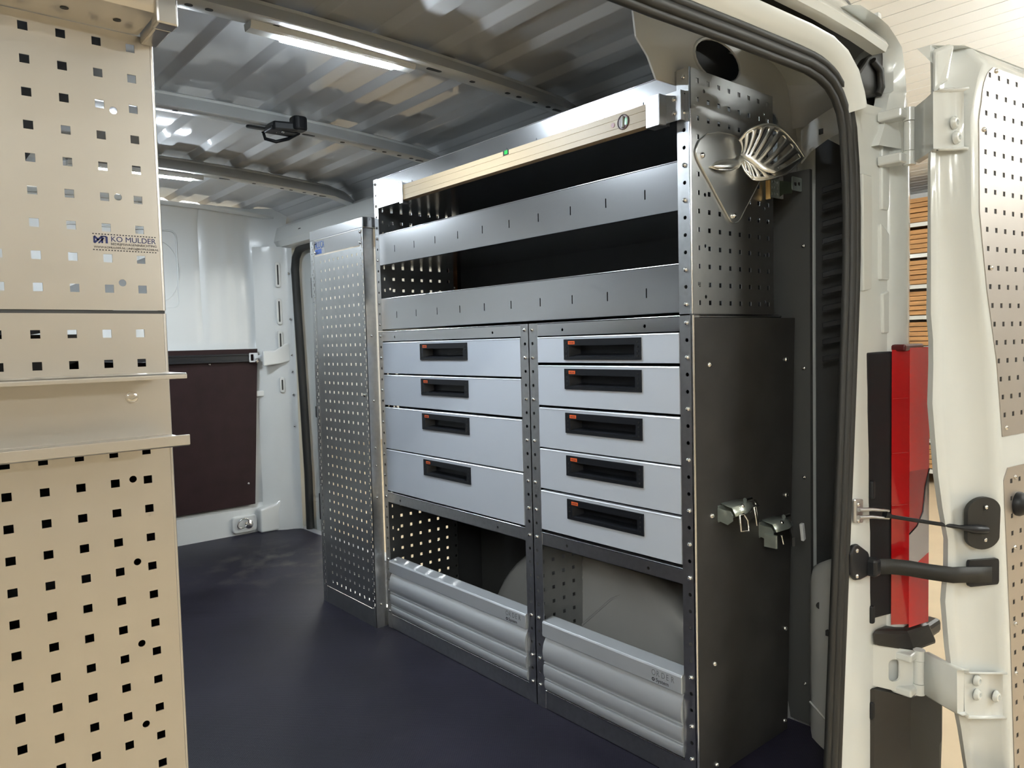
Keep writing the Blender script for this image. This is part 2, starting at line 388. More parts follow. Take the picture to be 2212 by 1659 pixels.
# bulkhead (partition) at the front of the load space
def bulkhead():
    root = empty('bulkhead', (-.4, 2.95, 0), kind='structure', label='white painted steel bulkhead with upright ribs behind the cab'); root.name = 'wall_front'; WLOC['wall_front'] = WLOC['bulkhead']
    def yy(x, z):
        y = 2.955
        if z > .95: y += .02 + .015 * math.sin((z - .95) * 2.2)
        for c in (-.02, .07, .15, -.30, -.55, -.8):
            if z > 1.0: y += .010 * math.exp(-((x - c) / .010) ** 2)
        if z < .14: y -= .03
        if x > .22: y -= (x - .22) * .55
        if z > 1.60: y -= (z - 1.60) * .35
        return y
    xs = [-1.46 + i * .02 for i in range(94)]; zs = [-.01, .05, .10, .13, .15, .17, .3, .5, .7, .88, .92, .95, .98, 1.02, 1.1, 1.2, 1.3, 1.4, 1.5, 1.58, 1.62, 1.66, 1.70]
    MB().strip([[(x, yy(x, z), z) for x in xs] for z in zs]).build('bulkhead_skin', VANI, root, smooth=45)
    # upper embossed panel outline
    ou = rrect(-.62, -.13, 1.18, 1.56, .03, 4); 
    MB().tube([(p[0], 2.985, p[1]) for p in ou], .004, 6, closed=True).build('embossed_ridge', VANI, root, smooth=60)
    MB().tube([(-.22 + .1 * math.cos(a), 2.985, 1.36 + .15 * math.sin(a)) for a in [math.radians(t) for t in range(-90, 91, 12)]], .003, 6).build('embossed_arc', VANI, root, smooth=60)
    # bump strips right of the board
    MB().prism(rrect(.20, .275, .715, .745, .01), 'y', 2.925, 2.95).build('pressed_bead', VANI, root, bevel=.004)
    return root
bulkhead()

# B pillar between bulkhead and sliding door
def bpillar():
    root = empty('b_pillar', (.36, 2.85, 0), kind='structure', label='white door pillar with upright slots between bulkhead and sliding door'); root.name = 'wall_pillar'; WLOC['wall_pillar'] = WLOC['b_pillar']
    prof = [(.235, 2.945), (.27, 2.915), (.30, 2.895), (.33, 2.875), (.365, 2.865), (.395, 2.845), (.402, 2.83)]
    zs = [-.01, .10, .20, .26, .32, .6, .9, 1.0, 1.2, 1.45, 1.5]
    def off(z): return .02 if z < .2 else (.008 if z < .3 else 0)
    MB().strip([[(p[0] - off(z) * .5, p[1] - off(z) * 1.2, z) for p in prof] for z in zs]).build('pillar_skin', VANI, root, smooth=50)
    for z0, z1 in ((1.30, 1.405), (1.105, 1.215), (.965, 1.045), (.745, .80)):
        MB().prism(rrect(.322, .350, z0 - .014, z1 + .014, .012), 'y', 2.862, 2.874).build('slot_surround', VANI, root, bevel=.003)
        MB().prism(rrect(.331, .339, z0, z1, .004), 'y', 2.8612, 2.8640).build('upright_slot_shade', DARKIN, root)  # not cut through; slot shade painted as a dark strip
    # horizontal bracket at rail height
    MB().prism([(.235, .955), (.30, .955), (.36, .99), (.40, 1.0), (.40, .90), (.33, .885), (.235, .875)], 'y', 2.855, 2.875).build('pillar_gusset', VANI, root, bevel=.006)
    for z in (1.36, 1.12, .93, .84, .72, .55):
        inst('trim_bolt', BOLTB, root, (.385, 2.845, z), (math.pi / 2, 0, .5))
    # lower wheel-box shaped pressing
    MB().prism([(.19, .0), (.19, .125), (.28, .145), (.335, .19), (.36, .20), (.374, .185), (.378, 0)], 'y', 2.872, 2.93).build('lower_pressing', VANI, root, bevel=.015, seg=3)
    return root
bpillar()
# sliding-door seal (hoop)
def hoop_seal(name, path, r, m, label):
    o = MB().tube(path, r, 10).build(name, m, smooth=60); tag(o, label, kind='structure'); return o
sp = [(.415, 2.765, -.01), (.415, 2.765, .3), (.415, 2.785, .7), (.415, 2.81, 1.1), (.415, 2.825, 1.38), (.415, 2.81, 1.44), (.415, 2.77, 1.475), (.415, 2.70, 1.487), (.415, 2.3, 1.487), (.415, 1.4, 1.487)]
hoop_seal('trim_2', sp, .021, BLKRUB, 'black rubber seal round the sliding door opening')
# header rail above the sliding door and side wall
wallobj('wall_right_header', MB().prism([(.36, 1.50), (.345, 1.53), (.36, 1.60), (.40, 1.625), (.46, 1.63), (.46, 1.495), (.40, 1.492)], 'y', .12, 2.93), VANI, 'blue grey header rail above the sliding door')
for (y0, y1, z0, z1) in ((2.60, 2.63, 1.545, 1.565), (2.45, 2.462, 1.55, 1.56), (2.40, 2.412, 1.55, 1.56)):
    MB().prism(rrect(y0, y1, z0, z1, .0049), 'x', .3515, .356).build('rail_hole_shade', DARKIN, bpy.data.objects['wall_right_header'])  # dark patches painting the shade inside the rail holes
# outer jamb beyond the sliding door seal
wallobj('wall_jamb', MB().box(.45, .50, 2.70, 2.95, -.3, 1.60).box(.50, .56, 2.78, 2.95, -.4, 1.60), VANW, 'white outer door jamb beyond the sliding door seal')
j = bpy.data.objects['wall_jamb']
MB().box(.438, .452, 2.68, 2.70, .60, .66).build('jamb_buffer', BLKPL, j, bevel=.004); MB().box(.438, .452, 2.66, 2.70, .06, .20).build('jamb_bracket', BLKPL, j, bevel=.004); MB().box(.44, .452, 2.67, 2.70, 1.22, 1.33).build('jamb_striker', BLKPL, j, bevel=.006)
# right side wall behind the rack: lining boards, outer skin, wheel arch
wallobj('wall_right', MB().box(.445, .47, 0.12, 1.42, -.1, 1.62).box(.302, .445, 1.30, 1.31, -.01, 1.40), DARKIN, 'dark inner skin of the van side behind the rack')
wallobj('wall_right_rear', MB().box(.50, .515, -.16, 1.42, -.1, 1.70), VANW, 'white outer side panel of the van')
wallobj('wall_left', MB().box(-1.49, -1.46, -.2, 2.98, -.1, 1.70), VANI, 'painted inner side wall on the left of the van')
o = MB().box(.425, .437, -.033, 1.29, .0, 1.36).build('wall_lining', GREYLIN); tag(o, 'dark grey lining board on the van wall beside the black cabinet end', 'lining board')
for z in (1.18, .885, .618, .10): inst('lining_screw', BOLT, o, (.425, -.018, z), ROT_MX)
o = empty('plywood_post', (.32, 1.29, 1.016), 0, 'brown plywood edge upright behind the far perforated end panel', 'post')
MB().box(.315, .345, 1.285, 1.30, 1.016, 1.36).build('upright_board', PLYEDGE, o)
for z in (1.15, 1.17, 1.13): inst('screw_head', BOLT, o, (.33, 1.285, z), ROT_MY)
def wheel_arch():
    b = MB(); cy, cz = .50, -.06; rows = []
    for R, x in ((.455, .44), (.455, .235), (.45, .205), (.435, .188), (.41, .180), (.20, .175), (.01, .175)):
        rows.append([(x, cy + R * 1.06 * math.cos(math.radians(a)), max(-.03, cz + R * math.sin(math.radians(a)))) for a in range(0, 181, 6)])
    o = b.strip(rows).build('wheel_arch', mat('wheel_arch_paint', (.36, .365, .365), .30, var=.05, vscale=5), smooth=50)
    tag(o, 'grey rounded wheel arch standing behind the open bottom bays', kind='structure'); o.name = 'wall_wheel_arch'
    MB().tube([(.176, .62, .02), (.174, .52, .16), (.178, .40, .27), (.19, .30, .33)], .003, 6).build('arch_seam', o.data.materials[0], o)
wheel_arch()

# ================================================================== RACK, lower drawer cabinets
ZT = 1.0125
def post(root, y0, y1, z0, z1, ks, bolts, name='post', zfirst=.997, pitch=.0361, x=0.0, flange=.028, edge=None, yb=None):
    yc = yb if yb is not None else (y0 + y1) / 2
    holes = [(yc, zfirst - pitch * k, 'r', .0042) for k in ks]
    b = MB().perf(y0, y1, z0, z1, holes, .0016, lambda u, v, w_: (x + w_, u, v))
    e = y0 if edge == 'near' else y1
    b.box(x, x + flange, e - (0 if edge == 'near' else .0016), e + (.0016 if edge == 'near' else 0), z0, z1)
    o = b.build(name, GALV, root, merge=False)
    for k in bolts: inst('bolt', BOLT, o, (x, yc, zfirst - pitch * k), ROT_MX)
    return o
def rail(root, y0, y1, z0, z1, name, hy=()):
    b = MB().perf(y0, y1, z0, z1, [(y, (z0 + z1) / 2 - .002, 'r', .0038) for y in hy], .0015, lambda u, v, w_: (.0006 + w_, u, v))
    b.box(.0006, .030, y0, y1, z1 - .0015, z1).box(.0006, .016, y0, y1, z0, z0 + .0015)
    o = b.build(name, ALUL if 'top' in name else GALV, root, merge=False)
    MB().tube([(.0016, y0, z1 - .001), (.0016, y1, z1 - .001)], .0022, 8).build('rail_hem', ALUL, o, smooth=60)
    return o
def handle(parent, y0, y1, zt):
    """black recessed grip .243 x .050; y0 < y1, top at zt"""
    yc = (y0 + y1) / 2; W, Hh = .243, .050; zb = zt - Hh
    b = MB().perf(yc - W / 2, yc + W / 2, zb, zt, [(yc, zb + .021, 'q', W - .036, .027)], .006, lambda u, v, w_: (-.0045 + w_, u, v))
    a0, a1, c0, c1 = yc - W / 2 + .018, yc + W / 2 - .018, zb + .0075, zb + .0345
    b.add([(-.0045, a0, c0), (-.0045, a1, c0), (-.0045, a1, c1), (-.0045, a0, c1), (.024, a0 + .012, c0 + .006), (.024, a1 - .012, c0 + .006), (.024, a1 - .012, c1), (.024, a0 + .012, c1)],
          [(0, 1, 5, 4), (1, 2, 6, 5), (2, 3, 7, 6), (3, 0, 4, 7), (4, 5, 6, 7)])
    h = b.build('handle', BLKPL, parent, merge=False)
    h['label'] = 'black recessed plastic grip'
    for s_ in (-1, 1):
        for q in range(4):
            MB().lathe((-.0046, yc + s_ * (W / 2 - .009), zb + .009 + q * .0105), (-1, 0, 0), [(.0022, 0), (.0022, .0008), (.0001, .001)], 8).build('grip_rivet', BLKRUB, parent)
    t = MB().box(-.0052, -.0044, yc + W / 2 - .038, yc + W / 2 - .016, zt - .0125, zt - .0045).build('brand_badge', ORANGE, parent)
    text('badge_lettering', 'ORDER', .0058, frame((-.0053, yc + W / 2 - .0175, zt - .0108), (0, -1, 0), (0, 0, 1)), DKPRINT, parent, xs=.95)
HEMM = mat('drawer_hem_lit', (0.66, 0.69, 0.74), 0.35, 0.3)  # lighter than the drawers, light caught on the hem put into the colour
def drawer(root, y0, y1, z0, z1, hy, top):
    W, Hh = .243, .050
    hz = top - Hh / 2
    b = MB().perf(y0, y1, z0, z1, [(hy, hz, 'q', W - .006, Hh - .006)], .014, lambda u, v, w_: (-.0015 + w_, u, v))
    b.box(.0125, .33, y0 + .012, y0 + .014, z0 + .010, z1 - .012).box(.0125, .33, y1 - .014, y1 - .012, z0 + .010, z1 - .012)
    b.box(.0125, .33, y0 + .012, y1 - .012, z0 + .010, z0 + .012)
    d = b.build('drawer', DRAWER, root, merge=False, bevel=0)
    MB().prism([(-.0024, z1 - .0012), (-.0006, z1 + .0012), (.0125, z1 + .0016), (.0125, z1 - .0012)], 'y', y0 + .0005, y1 - .0005).build('drawer_top_hem', HEMM, d)
    handle(d, hy - W / 2, hy + W / 2, top)
    return d
def flap(root, y0, y1):
    prof = [(.010, .052), (.000, .053), (-.004, .060), (-.006, .069), (-.005, .0775), (-.0045, .0785), (-.0020, .0790), (-.0020, .0825), (-.0045, .0830), (-.0045, .0842), (-.0020, .0848), (-.0020, .0880), (-.0045, .0886), (-.0060, .0905), (-.0080, .098), (-.0085, .107), (-.0075, .116), (-.0065, .1205), (-.0060, .1215),
            (-.0030, .1222), (-.0030, .1260), (-.0060, .1266), (-.0060, .1280), (-.0030, .1286), (-.0030, .1325), (-.0060, .1332), (-.0075, .136), (-.0095, .147), (-.0095, .160), (-.0065, .176), (.001, .190), (.005, .1955), (.014, .1955), (.014, .052)]
    f = MB().prism(prof, 'y', y0, y1).build('flap', ANOD, root, smooth=22)
    f['label'] = 'ribbed silver tip-up flap'
    g_ = MB().prism([(-.004, .195), (-.006, .198), (-.006, .232), (-.003, .2365), (.030, .242), (.036, .240), (.036, .195)], 'y', y0, y1 + .004).build('grip_rail', ANOD, f, bevel=.0012)
    for i, ch in enumerate('ORDER'):
        text('rail_letter', ch, .019, frame((-.0062, y0 + .082 - i * .0135, .2145), (0, -1, 0), (0, 0, 1)), GREYP, f, xs=.78)
    text('rail_lettering', 'System', .0125, frame((-.0062, y0 + .070, .2015), (0, -1, 0), (0, 0, 1)), DKPRINT, f)
    MB().lathe((-.0062, y0 + .077, .2052), (-1, 0, 0), [(.0042, 0), (.0042, .0003), (.0022, .0003), (.0022, 0)], 14).build('rail_logo_ring', DKPRINT, f)
    return f
GREYP = mat('grey_print', (.16, .17, .19), .5)
def pegholes(x0, n, z0, m, pitch=.038, size=.0098, skip=()):
    return [(x0 + pitch * c, z0 - pitch * r, 'q', size, size) for c in range(n) for r in range(m) if (c, r) not in skip]

cabR = empty('drawer_cabinet', (.2, .25, 0), 0, 'five drawer silver cabinet bay with black plywood end, nearest the rear door', 'cabinet', 'van drawer cabinets')
cabL = empty('drawer_cabinet', (.2, .90, 0), 0, 'wider four drawer silver cabinet bay beside the tall perforated locker', 'cabinet', 'van drawer cabinets')
post(cabR, 0.0, .0305, 0, ZT, range(27), (0, 2, 5, 8, 11, 13, 15, 21, 24, 26), edge='near', yb=.012)
post(cabR, .476, .5098, 0, ZT, range(27), (0, 2, 5, 8, 11, 13, 15, 21, 24, 26), edge='far', yb=.496)
post(cabL, .5102, .5415, 0, ZT, range(27), (0, 2, 5, 8, 11, 13, 15, 21, 24, 26), edge='near', yb=.525)
post(cabL, 1.246, 1.272, 0, ZT, range(27), (0, 2, 5, 8, 11, 13, 15, 21, 24, 26), edge='far', yb=1.258)
rail(cabR, .030, .477, .9785, ZT, 'top_rail', (.125, .385)); rail(cabR, .030, .477, .437, .4715, 'middle_rail', (.125, .385)); rail(cabR, .030, .477, 0.0, .0495, 'base_rail')
rail(cabL, .541, 1.246, .9785, ZT, 'top_rail', (.66, 1.17)); rail(cabL, .541, 1.246, .4365, .4715, 'middle_rail', (.66, 1.17)); rail(cabL, .541, 1.246, 0.0, .0495, 'base_rail')
for (z0, z1, t) in ((.9125, .9755, .9695), (.804, .904, .8975), (.6955, .796, .789), (.589, .690, .683), (.481, .5815, .574)):
    drawer(cabR, .0315, .4745, z0, z1, .2545, t)
for (z0, z1, t) in ((.874, .975, .9685), (.768, .867, .860), (.622, .759, .752), (.478, .616, .6075)):
    drawer(cabL, .543, 1.2435, z0, z1, .895, t)
flap(cabR, .033, .474); flap(cabL, .544, 1.243)
for cab, a, b_ in ((cabR, .002, .508), (cabL, .512, 1.27)):
    MB().box(.004, .355, a, b_, ZT - .003, ZT - .001).build('top_sheet', GALVD, cab)
    MB().box(.018, .355, a, b_, .040, .042).build('bottom_sheet', GALVD, cab)
    MB().box(.018, .355, a, b_, .474, .476).build('divider_sheet', GALVD, cab)
    MB().box(.352, .356, a, b_, .474, ZT).build('back_sheet', DARKIN, cab)
MB().perf(.004, .300, .02, .47, pegholes(.03, 8, .455, 11, skip=()), .0015, lambda u, v, w_: (u, .5085 + w_, v)).build('perforated_divider', GALVD, cabR, merge=False)
MB().perf(.004, .300, .02, 1.0, pegholes(.0274, 8, .985, 25) + [(.0505, .968 - .1065 * k, 'r', .0042) for k in range(9)], .0015, lambda u, v, w_: (u, 1.270 + w_, v)).build('perforated_end', GALVD, cabL, merge=False)
MB().box(.004, .34, .500, .502, .47, 1.0).build('inner_side', DARKIN, cabR)
# black plywood end of the near cabinet
sp_ = MB().hexa([(.0065, -.003, .0), (.366, -.003, .0), (.366, .0095, .0), (.0065, .0095, .0), (.0065, -.003, 1.008), (.410, -.003, 1.008), (.410, .0095, 1.008), (.0065, .0095, 1.008)]).build('plywood_end', BLKPLY, cabR, bevel=.0015)
sp_['label'] = 'black plywood end board'
MB().tube([(.0032, -.0012, 0), (.0032, -.0012, ZT)], .0036, 8).build('corner_fold', ALUL, cabR, smooth=60)
for (x, z) in ((.0546, .9075), (.3653, .9081), (.0577, .582), (.362, .5812), (.0625, .255), (.355, .255), (.0668, .0268), (.35, .026)):
    inst('end_screw', BOLTB, sp_, (x, -.003, z), ROT_MY)

# ================================================================== RACK, upper shelf unit
up = empty('shelf_unit', (.2, .63, ZT), 0, 'open aluminium shelf unit with slotted lips standing on the drawer cabinets', 'shelf')
Z0, Z1 = 1.0155, 1.517
post(up, 0.0, .0305, Z0, Z1, range(14), (0, 2, 5, 7, 11, 13), zfirst=1.4999, pitch=.0357, edge='near', yb=.013)
post(up, 1.246, 1.272, Z0, Z1, range(14), (0, 2, 5, 7, 11, 13), zfirst=1.4999, pitch=.0357, edge='far', yb=1.259)
def lip(z0, z1, zs, name):
    ys = [.1185 + .11487 * k for k in range(10)]
    b = MB().perf(.030, 1.246, z0, z1, [(y, zs, 'q', .0034, .021) for y in ys], .0014, lambda u, v, w_: (.0006 + w_, u, v))
    b.box(.0006, .335, .004, 1.268, z0, z0 + .0014)
    o = b.build(name, ALUL, up, merge=False)
    MB().tube([(.002, .030, z1), (.002, 1.246, z1)], .0022, 8).build('lip_hem', ALUL, o, smooth=60)
    return o
lip(1.4205, 1.515, 1.4655, 'shelf_lip'); lip(1.231, 1.333, 1.2785, 'shelf_lip'); lip(1.0185, 1.1205, 1.0655, 'shelf_lip')
holes = pegholes(.0274, 8, 1.4945, 13) + [(.0505, 1.477 - .1065 * k, 'r', .0042) for k in range(5)] + [(.279, 1.470 - .1065 * k, 'r', .0038) for k in range(5)]
pe = MB().perf(.003, .317, Z0, Z1, holes, .0015, lambda u, v, w_: (u, -.0012 + w_, v)).build('perforated_end', GALVD, up, merge=False)
MB().tube([(.0022, -.0002, Z0), (.0022, -.0002, Z1)], .0030, 8).build('end_fold', ALUL, pe, smooth=60)
MB().box(.0, .335, -.0025, .004, Z0 - .0024, Z0 - .0004).build('end_foot', ALUL, pe)
MB().perf(.004, .317, Z0, Z1, pegholes(.0274, 8, 1.4945, 13) + [(.0505, 1.477 - .1065 * k, 'r', .0042) for k in range(5)], .0015, lambda u, v, w_: (u, 1.270 + w_, v)).build('perforated_end', GALVD, up, merge=False)
MB().box(.335, .337, .02, 1.25, Z0, 1.42).build('back_sheet', DARKIN, up)
# level brackets are parts of the shelf unit
def bracket_near():
    b = MB().box(-.0345, -.033, .050, .084, 1.408, 1.470).box(-.034, .0, .0485, .050, 1.408, 1.470).box(-.0345, -.006, .050, .084, 1.4065, 1.408)
    b.box(-.012, -.0105, .012, .050, 1.412, 1.472).box(-.012, .0, .011, .0125, 1.412, 1.472)
    o = b.build('level_bracket', GALV, up, bevel=.0004)
    for z in (1.428, 1.456): inst('bracket_screw', BOLT, o, (-.012, .028, z), ROT_MX)
bracket_near()
MB().box(-.0335, -.032, 1.040, 1.060, 1.405, 1.470).box(-.0335, 0, 1.0585, 1.060, 1.405, 1.470).box(-.0335, -.006, 1.04, 1.060, 1.4035, 1.405).build('level_bracket', GALV, up, bevel=.0004)
# spirit level
lv = empty('spirit_level', (-.02, .55, 1.413), 0, 'long beige spirit level clipped along the top shelf lip', 'spirit level')
prof = [(-.030, 1.4135), (-.030, 1.4255), (-.0293, 1.4260), (-.0293, 1.4264), (-.030, 1.4269), (-.030, 1.4445), (-.0293, 1.445), (-.0293, 1.4454), (-.030, 1.446), (-.030, 1.4585), (-.008, 1.4585), (-.008, 1.4135)]
MB().prism(prof, 'y', .060, 1.055).build('level_body', GOLD, lv)
MB().lathe((-.0302, .150, 1.4365), (-1, 0, 0), [(.0165, 0), (.0165, .0012), (.0145, .0016), (.0145, .0004), (.0001, .0004)], 24).build('vial_ring', mat('vial_ring_brown', (.10, .05, .04), .4), lv, smooth=40)
MB().tube([(-.0312, .150, 1.425), (-.0312, .150, 1.448)], .0035, 8).build('plumb_vial', WHITEST, lv, smooth=50)
MB().box(-.0309, -.0303, .1385, .146, 1.429, 1.444).build('vial_block', GREENV, lv)
MB().lathe((-.0302, .1795, 1.4365), (-1, 0, 0), [(.0052, 0), (.0052, .0006), (.0001, .0007)], 16).build('red_dot', REDD, lv)
MB().box(-.0306, -.0305 + .02, .536, .558, 1.447, 1.4592).build('vial_window', BLKPL, lv)
MB().box(-.0312, -.012, .539, .552, 1.449, 1.4588).build('level_vial', GREENV, lv)

# stickers on the near perforated end
st = empty('workshop_sticker', (.045, -.001, 1.077), 0, 'faint workshop sticker low on the perforated rack end', 'sticker')
def workshop_sticker(root, x0, z0, wdt, y, m1, m2):
    k = wdt / .0735
    F = lambda x, z: frame((x0 + x * k, y, z0 + z * k), (1, 0, 0), (0, 0, 1))
    b = MB()
    for i in range(22):
        for zz in (.0006, .0200): b.box(x0 + k * (i * .00337), x0 + k * (i * .00337 + .0017), y - .0003, y, z0 + k * zz, z0 + k * (zz + .0012))
    b.build('dotted_border', DKPRINT, root)
    L = MB()
    def bar(p, q, t=.0013):
        p, q = Vector(p), Vector(q); d = (q - p).normalized(); n_ = Vector((-d.y, d.x)) * t / 2
        L.add([(x0 + k * (a.x), y - .0003, z0 + k * a.y) for a in (p - n_, q - n_, q + n_, p + n_)], [(0, 1, 2, 3)])
    bar((.0018, .0095), (.0018, .0175), .002); bar((.0018, .0095), (.0105, .0178), .0022); bar((.0018, .0178), (.0065, .0130), .0022)
    bar((.0105, .0095), (.0105, .0178), .002); bar((.0065, .0095), (.0125, .0160), .0018); bar((.0155, .0095), (.0155, .0178), .0024); bar((.0105, .0178), (.0155, .0178), .0014)
    L.build('sticker_logo', m1, root)
    text('sticker_name', 'KO MULDER', .0092 * k, F(.020, .0122), m1, root, xs=1.02)
    text('sticker_line', 'BEDRIJFSWAGENINRICHTING', .0041 * k, F(.020, .0078), m2, root, xs=.98)
    text('sticker_line', 'WWW.KOMULDER.NL | INFO@KOMULDER.NL', .0036 * k, F(.001, .0034), m2, root, xs=.98)
MB().box(.018, .064, -.0006, -.0002, 1.0735, 1.0905).build('sticker_film', mat('clear_film', (.20, .21, .21), .35, .6), st)
workshop_sticker(st, .0195, 1.0745, .043, -.0008, NAVY, DKPRINT)

# ================================================================== cable holder on the rack end
def cable_holder():
    root = empty('cable_holder', (.14, -.004, 1.30), 0, 'polished aluminium cable hook with slotted fan on the perforated rack end', 'cable holder')
    ou = [(.0165, 1.353), (.028, 1.372), (.055, 1.389), (.097, 1.400), (.140, 1.403), (.185, 1.397), (.230, 1.380), (.254, 1.357), (.262, 1.338), (.256, 1.316), (.176, 1.224), (.166, 1.217), (.154, 1.2135), (.142, 1.216), (.132, 1.223), (.026, 1.327), (.019, 1.336), (.0155, 1.345)]
    lens = [(.060, 1.322), (.085, 1.336), (.115, 1.345), (.150, 1.348), (.178, 1.347), (.165, 1.333), (.140, 1.324), (.110, 1.319), (.082, 1.318)]
    m = mat('polished_aluminium', (.80, .81, .80), .30, 1.0)
    pl = MB().sheet(ou, [lens], .003, lambda u, v, w_: (u, -.0045 + w_, v)).build('back_plate', m, root)
    for (x, z) in ((.0364, 1.3426), (.149, 1.2285), (.115, 1.334)): inst('plate_screw', BOLTB, pl, (x, -.0045, z), ROT_MY)
    MB().tube([(p[0], -.0045, p[1]) for p in ou], .0016, 6, closed=True).build('rolled_edge', m, root, smooth=60)
    U = [(.1631, -.012, 1.3901), (.1673, -.028, 1.4068), (.184, -.042, 1.417), (.2073, -.052, 1.4231), (.2344, -.06, 1.4211), (.2619, -.068, 1.4074), (.2883, -.075, 1.3863), (.3116, -.08, 1.3629)]
    L = [(.1703, -.01, 1.3592), (.1704, -.014, 1.3556), (.1716, -.019, 1.3511), (.1744, -.025, 1.346), (.1808, -.032, 1.339), (.1878, -.041, 1.331), (.1961, -.052, 1.3221), (.2128, -.064, 1.3166)]
    Lo = [(.172, -.01, 1.345), (.1754, -.018, 1.3259), (.1822, -.028, 1.3112), (.1857, -.036, 1.3051), (.2025, -.046, 1.3053), (.2298, -.058, 1.3115), (.2647, -.07, 1.3256), (.3116, -.08, 1.3629)]
    def crv(C_, t):
        C_ = [Vector(p) for p in C_]; f_ = t * (len(C_) - 1); i = min(int(f_), len(C_) - 2); q = f_ - i
        p0 = C_[max(i - 1, 0)]; p1 = C_[i]; p2 = C_[i + 1]; p3 = C_[min(i + 2, len(C_) - 1)]
        return .5 * ((2 * p1) + (p2 - p0) * q + (2 * p0 - 5 * p1 + 4 * p2 - p3) * q * q + (3 * p1 - p0 - 3 * p2 + p3) * q ** 3)
    NS, seg = 8, 6
    ts = [i / (NS * seg) for i in range(NS * seg + 1)]
    rad = [0, .10, .20, .40, .60, .78, .88, 1.0]
    def fan(A_, B_, bow, name, r_lo, r_hi, first, last):
        def P(t, r): return crv(A_, t).lerp(crv(B_, t), r) + Vector((.35, -1.0, .1)) * (bow * math.sin(math.pi * r))
        b = MB(); lo = rad.index(r_lo); hi = rad.index(r_hi)
        for i in range(len(ts) - 1):
            for k in range(len(rad) - 1):
                if first <= i // seg <= last and (i % seg) in (2, 3, 4) and lo <= k < hi: continue
                b.add([P(ts[i], rad[k]), P(ts[i + 1], rad[k]), P(ts[i + 1], rad[k + 1]), P(ts[i], rad[k + 1])], [(0, 1, 2, 3)])
        f = b.build(name, m, root, smooth=60)
        so = f.modifiers.new('solid', 'SOLIDIFY'); so.thickness = .0026; so.offset = 0
        for n_ in range(first, last + 1):
            i0 = n_ * seg + 2
            lp = [P(ts[i0], r) for r in rad[lo:hi + 1]] + [P(ts[i0 + 1], rad[hi] + .03), P(ts[i0 + 2], rad[hi] + .03)] + [P(ts[i0 + 3], r) for r in rad[lo:hi + 1][::-1]] + [P(ts[i0 + 2], rad[lo] - .03), P(ts[i0 + 1], rad[lo] - .03)]
            MB().tube(lp, .0012, 6, closed=True).build('slot_edge', m, root, smooth=60)
    fan(L, U, .004, 'slotted_fan', .20, .88, 0, 7)
    fan(L, Lo, .003, 'lower_fan', .20, .78, 1, 5)
    MB().tube([crv(U, t) for t in ts], .0030, 8).build('fan_rim', m, root, smooth=60)
    MB().tube([crv(Lo, t) for t in ts], .0022, 8).build('lower_rim', m, root, smooth=60)
    # rolled neck between the plate and the fan
    nb = [(.060, -.005, 1.322), (.085, -.006, 1.336), (.115, -.007, 1.345), (.150, -.009, 1.349), (.1703, -.010, 1.3592)]
    nl = [(.060, -.005, 1.322), (.085, -.014, 1.318), (.115, -.020, 1.320), (.148, -.018, 1.330), (.172, -.010, 1.345)]
    nk = MB().strip([[Vector(nb[i]).lerp(Vector(nl[i]), q / 4) + Vector((0, -.006 * math.sin(math.pi * q / 4), 0)) for q in range(5)] for i in range(5)]).build('hook_neck', m, root, smooth=60)
    so = nk.modifiers.new('solid', 'SOLIDIFY'); so.thickness = .0026; so.offset = 0
    MB().tube(nl, .0020, 8).build('neck_rim', m, root, smooth=60)
cable_holder()

# wall anchor strip with tag
an = empty('anchor_bracket', (.33, -.002, 1.30), 0, 'greenish perforated anchor strip with a yellow tag right of the cable hook', 'bracket')
MB().perf(.284, .326, 1.283, 1.328, [(.292 + .012 * i, 1.291 + .014 * k, 'r', .0035) for i in range(3) for k in range(3)], .002, lambda u, v, w_: (u, -.012 + w_, v)).build('perforated_plate', ZINC, an, merge=False)
MB().prism([(.326, 1.287), (.345, 1.296), (.382, 1.302), (.382, 1.328), (.326, 1.324)], 'y', -.012, -.010).build('strip_neck', mat('green_zinc', (.07, .09, .06), .5, .5), an)
t_ = MB().sheet(rrect(.380, .424, 1.309, 1.341, .004), [rrect(.388, .402, 1.320, 1.329, .004), rrect(.406, .418, 1.322, 1.331, .004)], .002, lambda u, v, w_: (u, -.014 + w_, v)).build('slotted_tongue', ZINC, an)
MB().box(.276, .282, -.016, -.006, 1.277, 1.324).build('yellow_tag', YELLOWZ, an, bevel=.001)

